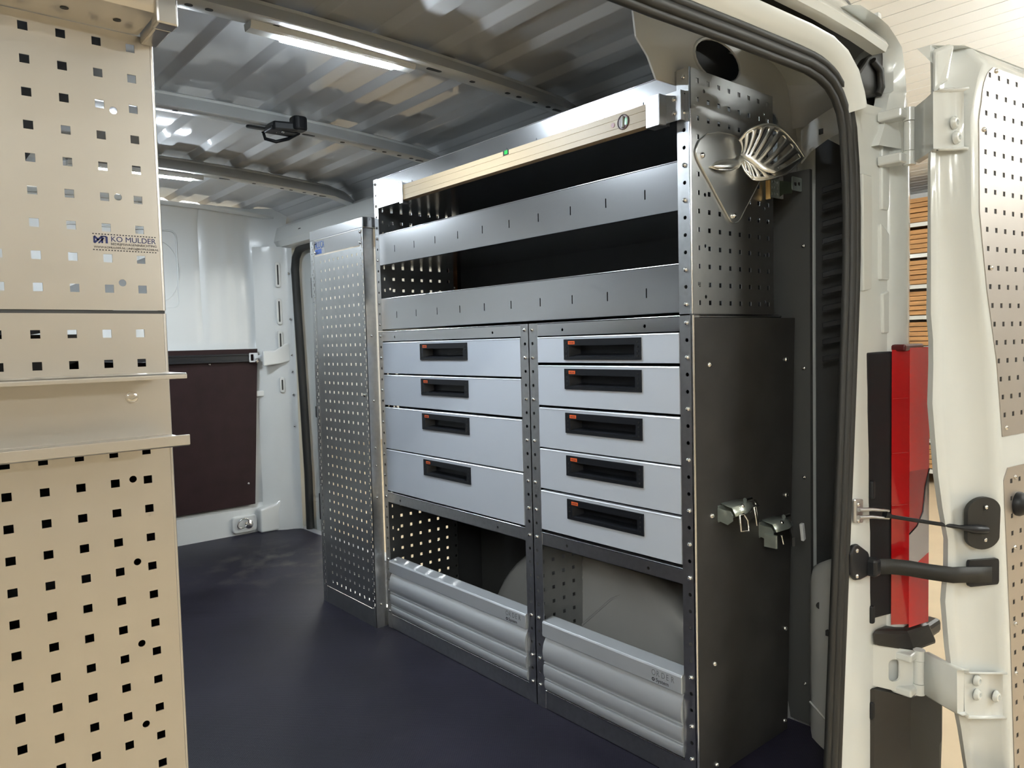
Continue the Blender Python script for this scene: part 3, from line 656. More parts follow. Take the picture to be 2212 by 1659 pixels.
# ================================================================== tool clamps on the black end
def clamp(x, z, opened, label):
    root = empty('tool_clamp', (x, -.003, z), 0, label, 'tool clamp', 'spring tool clamps on the black end board')
    def W(p): return (x + p[0], -.003 - p[1], z + p[2])
    MB().hexa([W((-.012, 0, -.018)), W((.085, 0, -.018)), W((.085, .002, -.018)), W((-.012, .002, -.018)), W((-.012, 0, .018)), W((.085, 0, .018)), W((.085, .002, .018)), W((-.012, .002, .018))]).build('base_plate', ZINC, root)
    # zinc cradle: upper shelf plate folded down
    MB().strip([[W((.0, 0, .022)), W((.05, 0, .022)), W((.085, 0, .018))], [W((.0, .028, .016)), W((.05, .030, .018)), W((.085, .022, .014))], [W((-.004, .040, .000)), W((.048, .042, .000)), W((.08, .034, .002))]]).build('cradle', ZINC, root, smooth=30).modifiers.new('s', 'SOLIDIFY').thickness = .002
    MB().prism([(-.003, z + .012), (-.034, z + .010), (-.040, z + .002), (-.040, z - .010), (-.028, z - .020), (-.003, z - .014)], 'x', x - .013, x - .010).build('side_ear', ZINC, root)
    inst('clamp_screw', BOLT, root, W((.035, .03, .014)), (.9, 0, 0))
    if not opened:
        MB().tube([W((-.005, .050, .004)), W((-.005, .052, -.030)), W((.020, .055, -.034)), W((.024, .050, -.012)), W((.012, .048, .004))], .0024, 8, closed=True).build('wire_loop', STEEL, root, smooth=60)
        MB().tube([W((.050, .050, .012)), W((.052, .055, -.026)), W((.074, .045, -.020)), W((.090, .030, .000)), W((.090, .028, .018)), W((.066, .050, .014))], .0026, 8, closed=True).build('wire_bail', STEEL, root, smooth=60)
        MB().hexa([W((.016, .044, -.024)), W((.084, .030, -.012)), W((.084, .034, -.012)), W((.016, .048, -.024)), W((.016, .044, -.004)), W((.084, .030, .010)), W((.084, .034, .010)), W((.016, .048, -.004))]).build('clamp_strap', BLKRUB, root)
    else:
        MB().box(x - .020, x - .014, -.052, -.02, z - .034, z - .004).build('hook_catch', ZINC, root, bevel=.001)
        MB().tube([W((.0, .05, -.006)), W((.004, .052, -.026))], .003, 8).build('catch_pin', STEEL, root, smooth=60)
        MB().hexa([W((.046, .050, -.040)), W((.080, .020, .006)), W((.084, .024, .006)), W((.050, .055, -.040)), W((.046, .050, -.020)), W((.080, .020, .018)), W((.084, .024, .018)), W((.050, .055, -.020))]).build('clamp_strap', BLKRUB, root)
        MB().prism([(x + .088, z + .004), (x + .098, z + .006), (x + .106, z - .034), (x + .096, z - .038)], 'y', -.055, -.047).build('lever_tab', WHITEST, root, bevel=.0015)
    MB().tube([W((.062, .02, .022)), W((.085, .02, .022))], .005, 10).build('pivot_barrel', STEEL, root, smooth=40)
clamp(.094, .582, False, 'closed zinc tool clamp with wire loops on the black board, the left one')
clamp(.256, .517, True, 'open zinc tool clamp with a white lever tab, the right lower one')

# ================================================================== tall perforated locker (left of the rack)
def locker():
    root = empty('perforated_locker', (.1, 1.48, 0), 0, 'tall narrow perforated metal locker with a branded name plate at its top', 'locker')
    X = -.040; y0, y1 = 1.283, 1.680; zt = 1.396
    ys = [1.3300 + .0339 * c for c in range(9)]; zs = [1.2765 - .0339 * r for r in range(36)]
    MB().perf(1.306, 1.650, .064, 1.300, [(y, z, 'q', .0085, .0095) for y in ys for z in zs], .0012, lambda u, v, w_: (X + .001 + w_, u, v)).build('perforated_front', GALVD, root, merge=False)
    for (a, b_, nm) in ((1.283, 1.306, 'corner_post'), (1.650, 1.680, 'corner_post')):
        hs = []
        for k in range(54):
            z = 1.375 - k * .0254
            hs += [(a + .0085, z, 'q', .0055, .011)]
            if k % 1 == 0: hs += [(a + .0175, z - .0127, 'q', .004, .005)]
        MB().perf(a, b_, 0, zt - .03, hs, .0014, lambda u, v, w_: (X + w_, u, v)).build(nm, GALVD, root, merge=False)
    hd = MB().box(X - .001, X + .06, y0 - .002, y1, zt - .036, zt).build('top_cap', ALUL, root, bevel=.002)
    npz = MB().box(X - .0012, X + .001, 1.2935, 1.640, 1.304, 1.356).build('name_plate', ALUL, root)
    fr = lambda y, z: frame((X - .0014, y, z), (0, -1, 0), (0, 0, 1))
    text('plate_name', 'ALUCA', .036, fr(1.6365, 1.327), BLUE, npz, xs=.62)
    MB().box(X - .0016, X - .001, 1.586, 1.6365, 1.3065, 1.324).build('plate_badge', BLUE, npz)
    MB().box(X - .0016, X - .001, 1.562, 1.583, 1.3065, 1.324).build('plate_emblem', mat('grey_emblem', (.45, .47, .5), .5), npz)
    text('emblem_mark', 'S', .018, fr(1.5795, 1.3085), DKPRINT, npz)
    text('badge_text', 'system', .011, fr(1.632, 1.3115), WHITEST, npz, xs=.9)
    for y in (1.30, 1.633):
        for z in (1.347, 1.312): inst('plate_rivet', BOLT, npz, (X - .0012, y, z), ROT_MX)
    # side sheet facing the rear doors, with a folded flange
    MB().box(X, .0, y0, y0 + .0014, .0, zt - .036).build('side_sheet', GALV, root)
    for z in (1.0, .62, .56, .45, .08, .78): inst('side_rivet', BOLT, root, (-.020, y0, z), ROT_MY)
    MB().box(X + .0008, .02, y0 + .002, y1, .0, .062).build('plinth', GALVD, root)
    MB().box(X, .30, y0, y1, zt - .038, zt - .036).build('top_sheet', GALVD, root)
    inst('front_bolt', BOLTB, root, (X, 1.308, .80), ROT_MX)
locker()

# ================================================================== board and lashing rail on the bulkhead
bd = empty('plywood_board', (-.1, 2.92, .152), 0, 'dark brown film faced board with a black rail on the bulkhead', 'board')
MB().hexa([(-.95, 2.915, .152), (.182, 2.915, .152), (.182, 2.927, .152), (-.95, 2.927, .152), (-.95, 2.915, .967), (.229, 2.915, .967), (.229, 2.927, .967), (-.95, 2.927, .967)]).build('board_sheet', BRNPLY, bd)
for p in ((.150, 2.915, .265), (-.02, 2.915, .895)): inst('board_screw', BOLTB, bd, p, ROT_MY)
rl = MB().box(-.95, .178, 2.900, 2.915, .901, .943).box(-.95, .178, 2.896, 2.900, .901, .910).box(-.95, .178, 2.896, 2.900, .934, .943).build('lashing_rail', BLKPL, bd, bevel=.001)
bl = empty('lashing_buckle', (.20, 2.90, .92), 0, 'white metal end fitting on the black rail at the board corner', 'fitting')
MB().sheet(rrect(.176, .222, .898, .946, .005), [rrect(.184, .200, .905, .939, .003)], .004, lambda u, v, w_: (u, 2.894 + w_, v)).build('fitting_plate', WHITEST, bl)
MB().hexa([(.200, 2.888, .914), (.268, 2.880, .928), (.268, 2.886, .928), (.200, 2.894, .914), (.200, 2.888, .930), (.268, 2.880, .940), (.268, 2.886, .940), (.200, 2.894, .930)]).build('tongue', WHITEST, bl, bevel=.002)
MB().lathe((.215, 2.894, .902), (0, -1, 0), [(.009, 0), (.009, .006), (.005, .008), (.0001, .008)], 12).build('fitting_pin', STEEL, bl)
ey = empty('lashing_eye', (.125, 2.91, .057), 0, 'steel lashing ring folded on the bulkhead foot', 'lashing eye')
MB().prism(rrect(.055, .185, .012, .100, .02), 'y', 2.905, 2.93).build('eye_pad', VANI, ey, bevel=.006)
MB().lathe((.140, 2.905, .052), (0, -1, 0), [(.022, 0), (.022, .004), (.012, .008), (.012, .016), (.007, .018), (.0001, .018)], 16).build('eye_bolt', STEEL, ey, smooth=40)
MB().tube([(.105 + .028 * math.cos(a) + .010 * math.sin(a), 2.892, .065 + .024 * math.sin(a)) for a in [math.radians(t) for t in range(0, 360, 24)]], .004, 8, closed=True).build('eye_ring', STEEL, ey, smooth=60)

# ================================================================== LED lights and roof fitting
def led(xa, xb, la, lb, y, z, label):
    root = empty('led_light', ((xa + xb) / 2, y, z), 0, label, 'light', 'LED strip lights on the roof beams')
    MB().prism([(y - .020, z + .014), (y - .0175, z + .002), (y - .0140, z - .003), (y + .0140, z - .003), (y + .0175, z + .002), (y + .020, z + .014)], 'x', xa, xb).build('light_housing', LEDH, root)
    MB().prism([(y - .0139, z - .0025), (y - .0120, z - .0068), (y + .0120, z - .0068), (y + .0139, z - .0025)], 'x', la, lb).build('light_tube', LEDM, root)
led(-.655, -.245, -.580, -.296, .645, 1.644, 'lit LED strip light on the roof beam nearest the rear door')
led(-.74, -.272, -.67, -.312, 2.13, 1.640, 'lit LED strip light on the roof beam nearest the bulkhead')
rh = empty('roof_clip', (-.30, 1.30, 1.64), 0, 'black plastic strap clip hanging from the middle roof beam', 'clip')
MB().prism(rrect(-.395, -.225, 1.330, 1.352, .010), 'z', 1.643, 1.650).build('clip_plate', BLKPL, rh, bevel=.002)
MB().hexa([(-.345, 1.255, 1.625), (-.275, 1.235, 1.625), (-.255, 1.330, 1.640), (-.335, 1.345, 1.640), (-.345, 1.255, 1.652), (-.275, 1.235, 1.652), (-.255, 1.330, 1.662), (-.335, 1.345, 1.662)]).build('clip_body', BLKPL, rh, bevel=.006)
MB().prism(rrect(-.29, -.245, 1.225, 1.275, .015), 'z', 1.630, 1.672).build('clip_head', BLKPL, rh, bevel=.006)
MB().tube([(-.345, 1.335, 1.635), (-.335, 1.345, 1.618), (-.300, 1.345, 1.614), (-.270, 1.320, 1.622), (-.255, 1.275, 1.632)], .0055, 8).build('clip_lever', BLKPL, rh, smooth=60)
for p in ((-.31, 1.268, 1.6262), (-.322, 1.292, 1.630)): inst('clip_screw', BOLT, rh, p, ROT_DZ)
MB().box(-.350, -.262, 1.262, 1.318, 1.6265, 1.640).build('clip_foot', BLKPL, rh, bevel=.004)

# ================================================================== LEFT RACK (foreground end panel)
lr = empty('left_rack', (-1.2, .3, 0), 0, 'foreground perforated aluminium rack end at the left with a channel tray', 'rack')
LX1 = -1.0026; LX0 = -1.42; YP = .09
cols = [-1.0283 - .038 * c for c in range(10)]
up_h = [(x, 1.345 - .0376 * r, 'q', .0100, .0100) for x in cols for r in range(9)] + [(-1.0512, 1.2647 - .1064 * k, 'r', .0045) for k in range(3)]
MB().perf(LX0, LX1, 1.0178, 1.362, up_h, .0015, lambda u, v, w_: (u, YP + w_, v)).build('upper_end_panel', ALU, lr, merge=False)
lo_h = [(x - .0055, .9885 - .0376 * r, 'q', .0100, .0100) for x in cols for r in range(26)] + [(-1.0512, .8032 - .1068 * k, 'r', .0045) for k in range(7)]
MB().perf(LX0, LX1 + .0, .0, 1.0135, lo_h, .0015, lambda u, v, w_: (u, YP + w_, v)).build('lower_end_panel', ALU, lr, merge=False)
for (z0, z1) in ((0, 1.0135), (1.0178, 1.362)):
    MB().box(LX1 - .0015, LX1, YP, YP + .028, z0, z1).build('front_fold', ALUL, lr, bevel=.0006)
    MB().tube([(LX1 - .001, YP + .001, z0), (LX1 - .001, YP + .001, z1)], .0022, 8).build('rounded_fold', ALU, lr, smooth=60)
MB().box(LX0, LX1, YP + .0016, 1.5, 1.0138, 1.0175).build('joint_sheet', DARKIN, lr)
# inside of the rack: shelves, back, far end, so that the holes look into something
for z in (.05, .36, .66): MB().box(LX0, LX1 - .003, YP + .03, 1.5, z, z + .002).build('shelf_sheet', GALVD, lr)
MB().box(LX0 + .001, LX0 + .006, YP + .03, 1.5, 0, 1.0).build('back_board', BRNPLY, lr)
MB().box(LX0, LX1 - .003, .62, .625, 0, 1.0).build('partition', BLKPLY, lr)
MB().box(LX1 - .012, LX1 - .003, YP + .04, 1.48, .06, .95).build('front_boards', BRNPLY, lr)
MB().box(LX1 - .010, LX1 - .008, YP + .04, 1.5, 1.03, 1.09).box(LX0, LX1 - .008, YP + .04, 1.5, 1.03, 1.032).build('upper_shelf', ALUL, lr)
MB().box(LX0, LX1 - .03, YP + .06, 1.5, 1.372, 1.376).build('added_dark_sheet', DARKIN, lr)  # unseen dark sheet added so the top rows of holes look dark
for y in (YP + .03, 1.46): MB().box(LX0, LX0 + .03, y, y + .03, 1.02, 1.36).build('rear_post', GALV, lr)
# channel tray across the end
tr = empty('channel_tray', (-1.2, .05, .85), 0, 'aluminium channel tray bolted across the left rack end', 'tray')
ch = [(YP - .001, .938), (.014, .938), (.012, .936), (.012, .931), (.0145, .931), (.0145, .9355), (YP - .003, .9355), (YP - .003, .8565), (.0145, .8565), (.0145, .862), (.012, .862), (.012, .850), (.014, .848), (YP - .001, .848)]
MB().prism([(p[0], p[1]) for p in ch], 'x', LX0, LX1).build('channel', ALU, tr, bevel=.0008)
inst('channel_bolt', screw_mesh('flange_bolt', .0062, .005, STEEL, True), tr, (-1.0485, YP - .003, .908), ROT_MY)
# channel above the end panel with end post
tt = empty('roof_channel', (-1.2, .05, 1.36), 0, 'rounded aluminium channel and upright above the left rack end', 'rack channel')
cpts = [(YP, 1.3625), (.030, 1.3625), (.018, 1.366), (.013, 1.374), (.012, 1.385), (.012, 1.47), (.0135, 1.47), (.0135, 1.386), (.0145, 1.376), (.019, 1.368), (.030, 1.364), (YP, 1.364)]
MB().prism(cpts, 'x', LX0, -1.0185).build('channel', ALU, tt, smooth=40)
for x in (-1.05, -1.105, -1.16): MB().lathe((x, .055, 1.3622), (0, 0, -1), [(.0045, 0), (.0045, .0004), (.0001, .0004)], 12).build('channel_hole_shade', DARKIN, tt)  # dark discs, shade of the channel holes is painted
MB().box(-1.0185, -.9935, .008, .030, 1.352, 1.52).box(-1.0165, -.9955, .03, .09, 1.352, 1.52).build('end_upright', ALU, tt, bevel=.003)
# sticker on the left end
ls = empty('workshop_sticker', (-1.045, YP, 1.10), 0, 'dark blue workshop sticker on the left foreground panel', 'sticker')
workshop_sticker(ls, -1.0822, 1.0905, .0735, YP - .0002, NAVY, DKPRINT)

# ================================================================== REAR FRAME OF THE VAN (right rear corner)
SEAL = [(-1.30, 1.43), (-1.20, 1.466), (-.8, 1.474), (-.37, 1.478), (-.123, 1.486), (.029, 1.489), (.100, 1.490), (.150, 1.485), (.190, 1.474), (.222, 1.454), (.247, 1.424), (.261, 1.387), (.272, 1.31), (.277, 1.228), (.277, 1.13), (.273, 1.044), (.261, .889), (.245, .69), (.228, .50), (.205, .23), (.190, .04), (.186, -.03)]
def offs(path, d):
    out = []
    for i, p in enumerate(path):
        a = Vector(path[max(i - 1, 0)]); b = Vector(path[min(i + 1, len(path) - 1)]); t = (b - a).normalized(); n = Vector((-t.y, t.x)); out.append((p[0] + n.x * d, p[1] + n.y * d))
    return out
seal = MB()
for (d, y, r) in ((-.004, -.206, .010), (.010, -.210, .008), (-.016, -.200, .008)):
    seal.tube([(p[0], y, p[1]) for p in offs(SEAL, d)], r, 8)
o = seal.build('trim_3', BLKRUB, smooth=60); tag(o, 'black double-lip rubber seal round the rear door opening', kind='structure')
# rear frame: header and right pillar outside the seal (swept section)
def rear_frame():
    root = empty('rear_frame', (.33, -.22, 0), kind='structure', label='white painted rear door frame and corner pillar with gutter'); root.name = 'wall_rear'; WLOC['wall_rear'] = WLOC['rear_frame']
    # header band
    hp = [(-1.35, 1.455), (-.8, 1.484), (-.37, 1.492), (-.13, 1.500), (.05, 1.505), (.13, 1.503), (.18, 1.492), (.215, 1.470), (.235, 1.440), (.245, 1.415)]
    rows = []
    for d, y in ((-.010, -.205), (.004, -.222), (.018, -.236), (.030, -.238), (.036, -.226), (.036, -.205)):
        rows.append([(p[0], y, p[1]) for p in offs(hp, d)])
    MB().strip(rows).build('header_flange', VANW, root, smooth=50)
    # black gutter channel
    gp = [(-1.35, 1.500), (-.37, 1.528), (-.10, 1.538), (.10, 1.542), (.20, 1.538), (.29, 1.530)]
    MB().strip([[(p[0], y, p[1] + dz) for p in gp] for dz, y in ((-.030, -.190), (-.018, -.205), (0, -.200), (.012, -.215), (.020, -.235))]).build('gutter', BLKRUB, root, smooth=50)
    MB().prism([(.285, 1.500), (.340, 1.548), (.410, 1.580), (.406, 1.482), (.30, 1.452), (.262, 1.440), (.244, 1.462)], 'y', -.212, -.19).build('gutter_end', BLKRUB, root, bevel=.006)
    MB().tube([(.345, -.216, 1.54), (.372, -.220, 1.525), (.378, -.220, 1.49), (.372, -.216, 1.475)], .008, 8).build('gutter_lip', BLKRUB, root, smooth=60)
    # roof edge with lip
    rp = [(-1.35, 1.520), (-.5, 1.546), (-.2, 1.553), (.05, 1.556), (.20, 1.552), (.30, 1.545)]
    MB().strip([[(p[0], y, p[1] + dz) for p in rp] for dz, y in ((-.010, -.235), (-.012, -.262), (.000, -.268), (.012, -.262), (.030, -.235), (.09, -.20), (.16, -.15), (.20, .1))]).build('roof_edge', VANW, root, smooth=50)
    # corner pillar, swept section along z
    def sec(z):
        k = max(0, z - 1.30)
        s_ = .0 if z > 1.05 else 0
        a = [p for p in SEAL]
        def sx(zz):
            for i in range(9, len(a) - 1):
                if a[i][1] >= zz >= a[i + 1][1]:
                    q = (a[i][1] - zz) / (a[i][1] - a[i + 1][1]); return a[i][0] + q * (a[i + 1][0] - a[i][0])
            return a[9][0] if zz > a[9][1] else a[-1][0]
        x0 = sx(min(z, 1.45)) + .008
        dy = .0
        out = .495 - .30 * k ** 1.25 - .02 * max(0, .9 - z)
        pts = [(x0, -.195), (x0 + .012, -.206), (x0 + .045, -.213), (.36, -.221), (.395, -.226), (.405, -.240), (.425, -.250), (.445, -.250), (out - .03, -.245), (out - .008, -.225), (out, -.19), (out + .01, -.05), (out + .012, .2)]
        if k > 0: pts = [(min(p[0], out - .04 + i * .003) if i < 8 else p[0], p[1]) for i, p in enumerate(pts)]
        return [(p[0], p[1], z) for p in pts]
    zs = [-.10, .0, .1, .2, .3, .4, .6, .8, .93, 1.0, 1.1, 1.2, 1.26, 1.32, 1.36, 1.40, 1.425, 1.445]
    MB().strip([sec(z) for z in zs]).build('corner_pillar', VANW, root, smooth=40)
    # upper roof corner dome beside gutter
    rows = []
    for z, x0, out in ((1.36, .335, .492), (1.40, .36, .488), (1.44, .37, .484), (1.475, .385, .478), (1.485, .405, .476), (1.51, .405, .470), (1.545, .405, .452), (1.575, .40, .434), (1.59, .36, .412), (1.604, .32, .380), (1.610, .28, .33), (1.612, .2, .25)):
        rows.append([(x0, -.205, z), (x0 + .004, -.232, z), ((x0 + out) / 2, -.246, z), (out - .02, -.240, z), (out - .004, -.215, z), (out, -.16, z), (out + .01, .2, z + .02)])
    MB().strip(rows).build('roof_corner', VANW, root, smooth=50)
    # pressed steps on the pillar
    for pts, d in (([(.30, 1.30), (.345, 1.30), (.350, 1.06), (.305, 1.055)], .004), ([(.365, 1.37), (.405, 1.37), (.41, 1.27), (.395, 1.23), (.365, 1.23)], .005), ([(.36, 1.20), (.40, 1.18), (.402, 1.08), (.36, 1.08)], .004), ([(.37, 1.05), (.405, 1.06), (.408, .965), (.372, .965)], .004)):
        MB().prism(pts, 'y', -.229 if pts[0][0] > .35 else -.2165, -.205).build('pressed_step', VANW, root, bevel=.003)
    return root
REAR = rear_frame()
# inner rear quarter: gusset hoop, cavity shaded by colour, louvre plate, lower pillar bulge
def quarter():
    root = empty('rear_quarter', (.40, -.05, 0), kind='structure', label='painted inner rear corner of the van with oval opening and louvres'); root.name = 'wall_rear_quarter'; WLOC['wall_rear_quarter'] = WLOC['rear_quarter']
    Y = .035
    outer = [(-.14, 1.68), (-.12, 1.56), (-.085, 1.53), (-.06, 1.49), (.30, 1.49), (.335, 1.42), (.345, 1.30), (.40, 1.30), (.50, 1.30), (.505, 1.45), (.50, 1.56), (.475, 1.61), (.40, 1.66), (.30, 1.69), (.1, 1.71)]
    oval = [(.155 + .088 * math.cos(a), 1.572 + .045 * math.sin(a) * (1) + .0 * a) for a in [math.radians(t) for t in range(0, 360, 15)]]
    slot = rrect(.36, .405, 1.33, 1.50, .02)
    MB().sheet(outer, [oval, slot], .004, lambda u, v, w_: (u, Y + .25 * max(0, 1.60 - v) * 0 + w_, v)).build('corner_gusset', VANI, root)
    MB().tube([(p[0], Y, p[1]) for p in oval], .004, 6, closed=True).build('oval_rim', VANI, root, smooth=60)
    # dark sheets behind the openings, cavity shade put into their colour
    MB().box(.03, .30, .075, .078, 1.50, 1.66).box(.34, .44, .075, .078, 1.30, 1.53).build('cavity_shade_back', DARKIN, root)
    # inner pillar hoop from gusset to seal
    ring = [(-.14, 1.62), (.20, 1.60), (.30, 1.585), (.36, 1.55), (.395, 1.50), (.405, 1.43), (.405, 1.30)]
    # outer cavity skin between lining and seal, unlit shade put into its colour
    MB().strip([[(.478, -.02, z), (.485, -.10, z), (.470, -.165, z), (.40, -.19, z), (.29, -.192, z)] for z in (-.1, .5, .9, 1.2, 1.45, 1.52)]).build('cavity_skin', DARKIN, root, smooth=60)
    # cross strap under the opening
    MB().strip([[(.425, -.012, 1.375), (.425, -.012, 1.455)], [(.40, -.05, 1.393), (.40, -.05, 1.462)], [(.385, -.10, 1.41), (.385, -.10, 1.474)], [(.36, -.14, 1.41), (.36, -.14, 1.474)]]).build('cross_strap', VANI, root, smooth=60)
    MB().box(.388, .394, -.085, -.075, 1.425, 1.437).build('strap_hole_shade', DARKIN, root)  # dark block painting the shade of a strap hole
    for k in range(11):
        z = 1.30 - k * .040
        MB().hexa([(.44, -.055, z), (.452, -.125, z + .012), (.456, -.125, z + .012), (.446, -.055, z), (.44, -.055, z + .014), (.452, -.125, z + .026), (.456, -.125, z + .026), (.446, -.055, z + .014)]).build('louvre', BLKPL, root, bevel=.003)
    # lower bright pillar bulge
    rows = []
    base = [(.425, -.03), (.395, -.048), (.370, -.064), (.350, -.092), (.330, -.125), (.305, -.165), (.27, -.19)]
    for z in (-.06, .0, .09, .2, .30, .36, .40, .44, .48):
        rows.append([(p[0] + .05 * max(0, z - (.34 + .022 * n)) / .1, p[1] + .02 * max(0, z - (.34 + .022 * n)) / .1, min(z, .36 + .022 * n)) for n, p in enumerate(base)])
    MB().strip(rows).build('lower_pillar', VANI, root, smooth=60)
    for (z) in (.365,): MB().lathe((.352, -.092, .335), (-.6, -.8, 0), [(.008, 0), (.008, .003), (.0001, .003)], 12).build('round_hole_shade', DARKIN, root)  # dark disc, shade inside the hole is painted
    for z in (.28, .105): MB().box(.322, .338, -.142, -.122, z, z + .012).build('square_hole_shade', DARKIN, root)  # dark blocks painting the shade of square holes
    MB().tube([(.372, -.058, .085), (.350, -.092, .080), (.33, -.127, .072), (.305, -.167, .066)], .003, 6).build('pillar_bead', VANW, root)
    return root
quarter()

# ================================================================== TAIL LIGHT, BUMPER
tl = empty('tail_light', (.43, -.25, .36), 0, 'tall red tail light with black housing on the rear corner', 'tail light')
MB().prism([(.322, -.216), (.400, -.236), (.412, -.240), (.42, -.236), (.42, -.20), (.322, -.20)], 'z', .340, .925).build('black_housing', BLKPL, tl, bevel=.006)
def lensz(z, outx): return [(.394, -.2365, z), (.420, -.259, z), (.424, -.262, z), (outx, -.277, z), (outx + .02, -.262, z), (outx + .03, -.22, z)]
MB().strip([lensz(z, .49)[:3] for z in (.318, .40, .6, .8, .928)]).build('side_lens', REDL, tl, smooth=40)
for z in (.82, .70, .585): MB().tube([(.394, -.2372, z), (.421, -.2598, z + .002)], .0012, 6).build('lens_groove', REDL, tl)
MB().strip([lensz(z, .492)[2:] for z in (.310, .33, .38, .440)]).build('lower_red_lens', REDB, tl, smooth=40)
MB().strip([lensz(z, .492)[2:] for z in (.66, .70, .80, .90, .932)]).build('upper_red_lens', REDB, tl, smooth=40)
ql = lambda x, z: (x, -.262 - (x - .424) * .2206, z)
MB().add([ql(.424, .66), ql(.492, .66), ql(.478, .62), ql(.470, .565), ql(.450, .535), ql(.424, .520)], [(0, 1, 2, 3, 4, 5)]).build('middle_red_lens', REDL, tl)
MB().add([ql(.424, .440), ql(.492, .470), ql(.492, .44)], [(0, 1, 2)]).build('lower_lens_wedge', REDB, tl)
MB().add([ql(.424, .520), ql(.450, .535), ql(.470, .565), ql(.478, .62), ql(.492, .66), ql(.492, .470), ql(.424, .440)], [(0, 1, 2, 3, 4, 5, 6)]).strip([lensz(z, .492)[3:] for z in (.44, .5, .58, .66)]).build('clear_lens', CLEARL, tl, smooth=40)
MB().tube([ql(.424, .520), ql(.450, .535), ql(.470, .565), ql(.478, .62), ql(.492, .66)], .0018, 6).build('lens_border', BLKPL, tl, smooth=60)
MB().box(.400, .50, -.262, -.22, .925, .94).build('lens_cap', mat('dark_red', (.08, .004, .006), .3), tl, bevel=.004)
bp = empty('rear_bumper', (.42, -.25, -.40), 0, 'black plastic rear bumper corner below the tail light', 'bumper')
MB().hexa([(.330, -.225, .284), (.425, -.275, .256), (.53, -.285, .250), (.53, -.205, .262), (.330, -.222, .318), (.418, -.262, .305), (.51, -.275, .300), (.52, -.205, .306)]).build('bumper_ledge', BUMPER, bp, bevel=.008)
MB().strip([[(.330 + (i * 0), -.205, z), (.328, -.221, z + 0), (.405 + .019 * (z + .4) / .58, -.268, z - (.036 if z > .1 else 0)), (.56, -.282, z - (.05 if z > .1 else 0)), (.62 - .06 * (z < 0), -.262, z - (.05 if z > .1 else 0)), (.62 - .06 * (z < 0), -.205, z - (.04 if z > .1 else 0))] for i, z in enumerate((-.40, .0, .10, .188))]).add([(.330, -.205, .188), (.328, -.221, .188), (.424, -.268, .152), (.56, -.282, .138), (.62, -.262, .138), (.62, -.205, .148)], [(0, 1, 2, 3, 4, 5)]).build('bumper_corner', BUMPER, bp, bevel=.012)
MB().box(.535, .62, -.26, -.205, .245, .280).build('side_moulding', BUMPER, bp, bevel=.01)
# clips along the pillar edge
for z in (.625, .350, .135):
    o = MB().box(.329, .342, -.226, -.205, z - .018, z + .022).build('clip_block', BLKPL, tl if z > .3 else bp, bevel=.004)

# ================================================================== RIGHT REAR DOOR (open, swung back)
AN = math.radians(-7.0); HX, HY = .257, -.386
door = empty('rear_door', (HX, HY, 0), AN, kind='structure', label='white rear van door swung wide open with perforated inner panels'); door.name = 'door_1'; WLOC['door_1'] = WLOC['rear_door']
def lerp_tab(tab, z):
    if z >= tab[0][0]: return tab[0][1]
    for (z0, a), (z1, b_) in zip(tab, tab[1:]):
        if z0 >= z >= z1: return a + (b_ - a) * (z0 - z) / (z0 - z1)
    return tab[-1][1]
EDGE = [(1.52, -.030), (1.45, -.032), (1.29, -.045), (1.07, -.040), (.98, -.040), (.94, -.028), (.82, -.032), (.67, -.008), (.60, .01), (.53, .033), (.47, .033), (.39, .022), (.22, .055), (.07, .105), (-.2, .17), (-.4, .20)]
RIM = [(1.52, .175), (1.48, .150), (1.45, .132), (1.38, .112), (1.2, .118), (1.05, .150), (.90, .195), (.745, .222), (.60, .236), (.3, .270), (0, .296), (-.4, .33)]
SH = [(1.50, .172), (1.47, .1645), (1.43, .156), (1.39, .151), (1.30, .150), (1.2, .156), (1.056, .1747), (.9, .215), (.80, .240), (.65, .275), (.3, .30), (0, .325), (-.4, .36)]
FN = .052
def flank(up_, z, lift=0.0):
    """point on the sloped door flank; up_ is the distance from the hinge read on the panel plane"""
    e, r = lerp_tab(EDGE, z), lerp_tab(RIM, z); q = (up_ - e) / (r - e)
    u0 = e + 1.93 * FN; u = u0 + q * (r - u0); n = FN * (1 - q)
    d = Vector((r - u0, -FN)).normalized(); nn = Vector((d.y, -d.x))
    return (u + nn.x * lift, n + nn.y * lift, z)
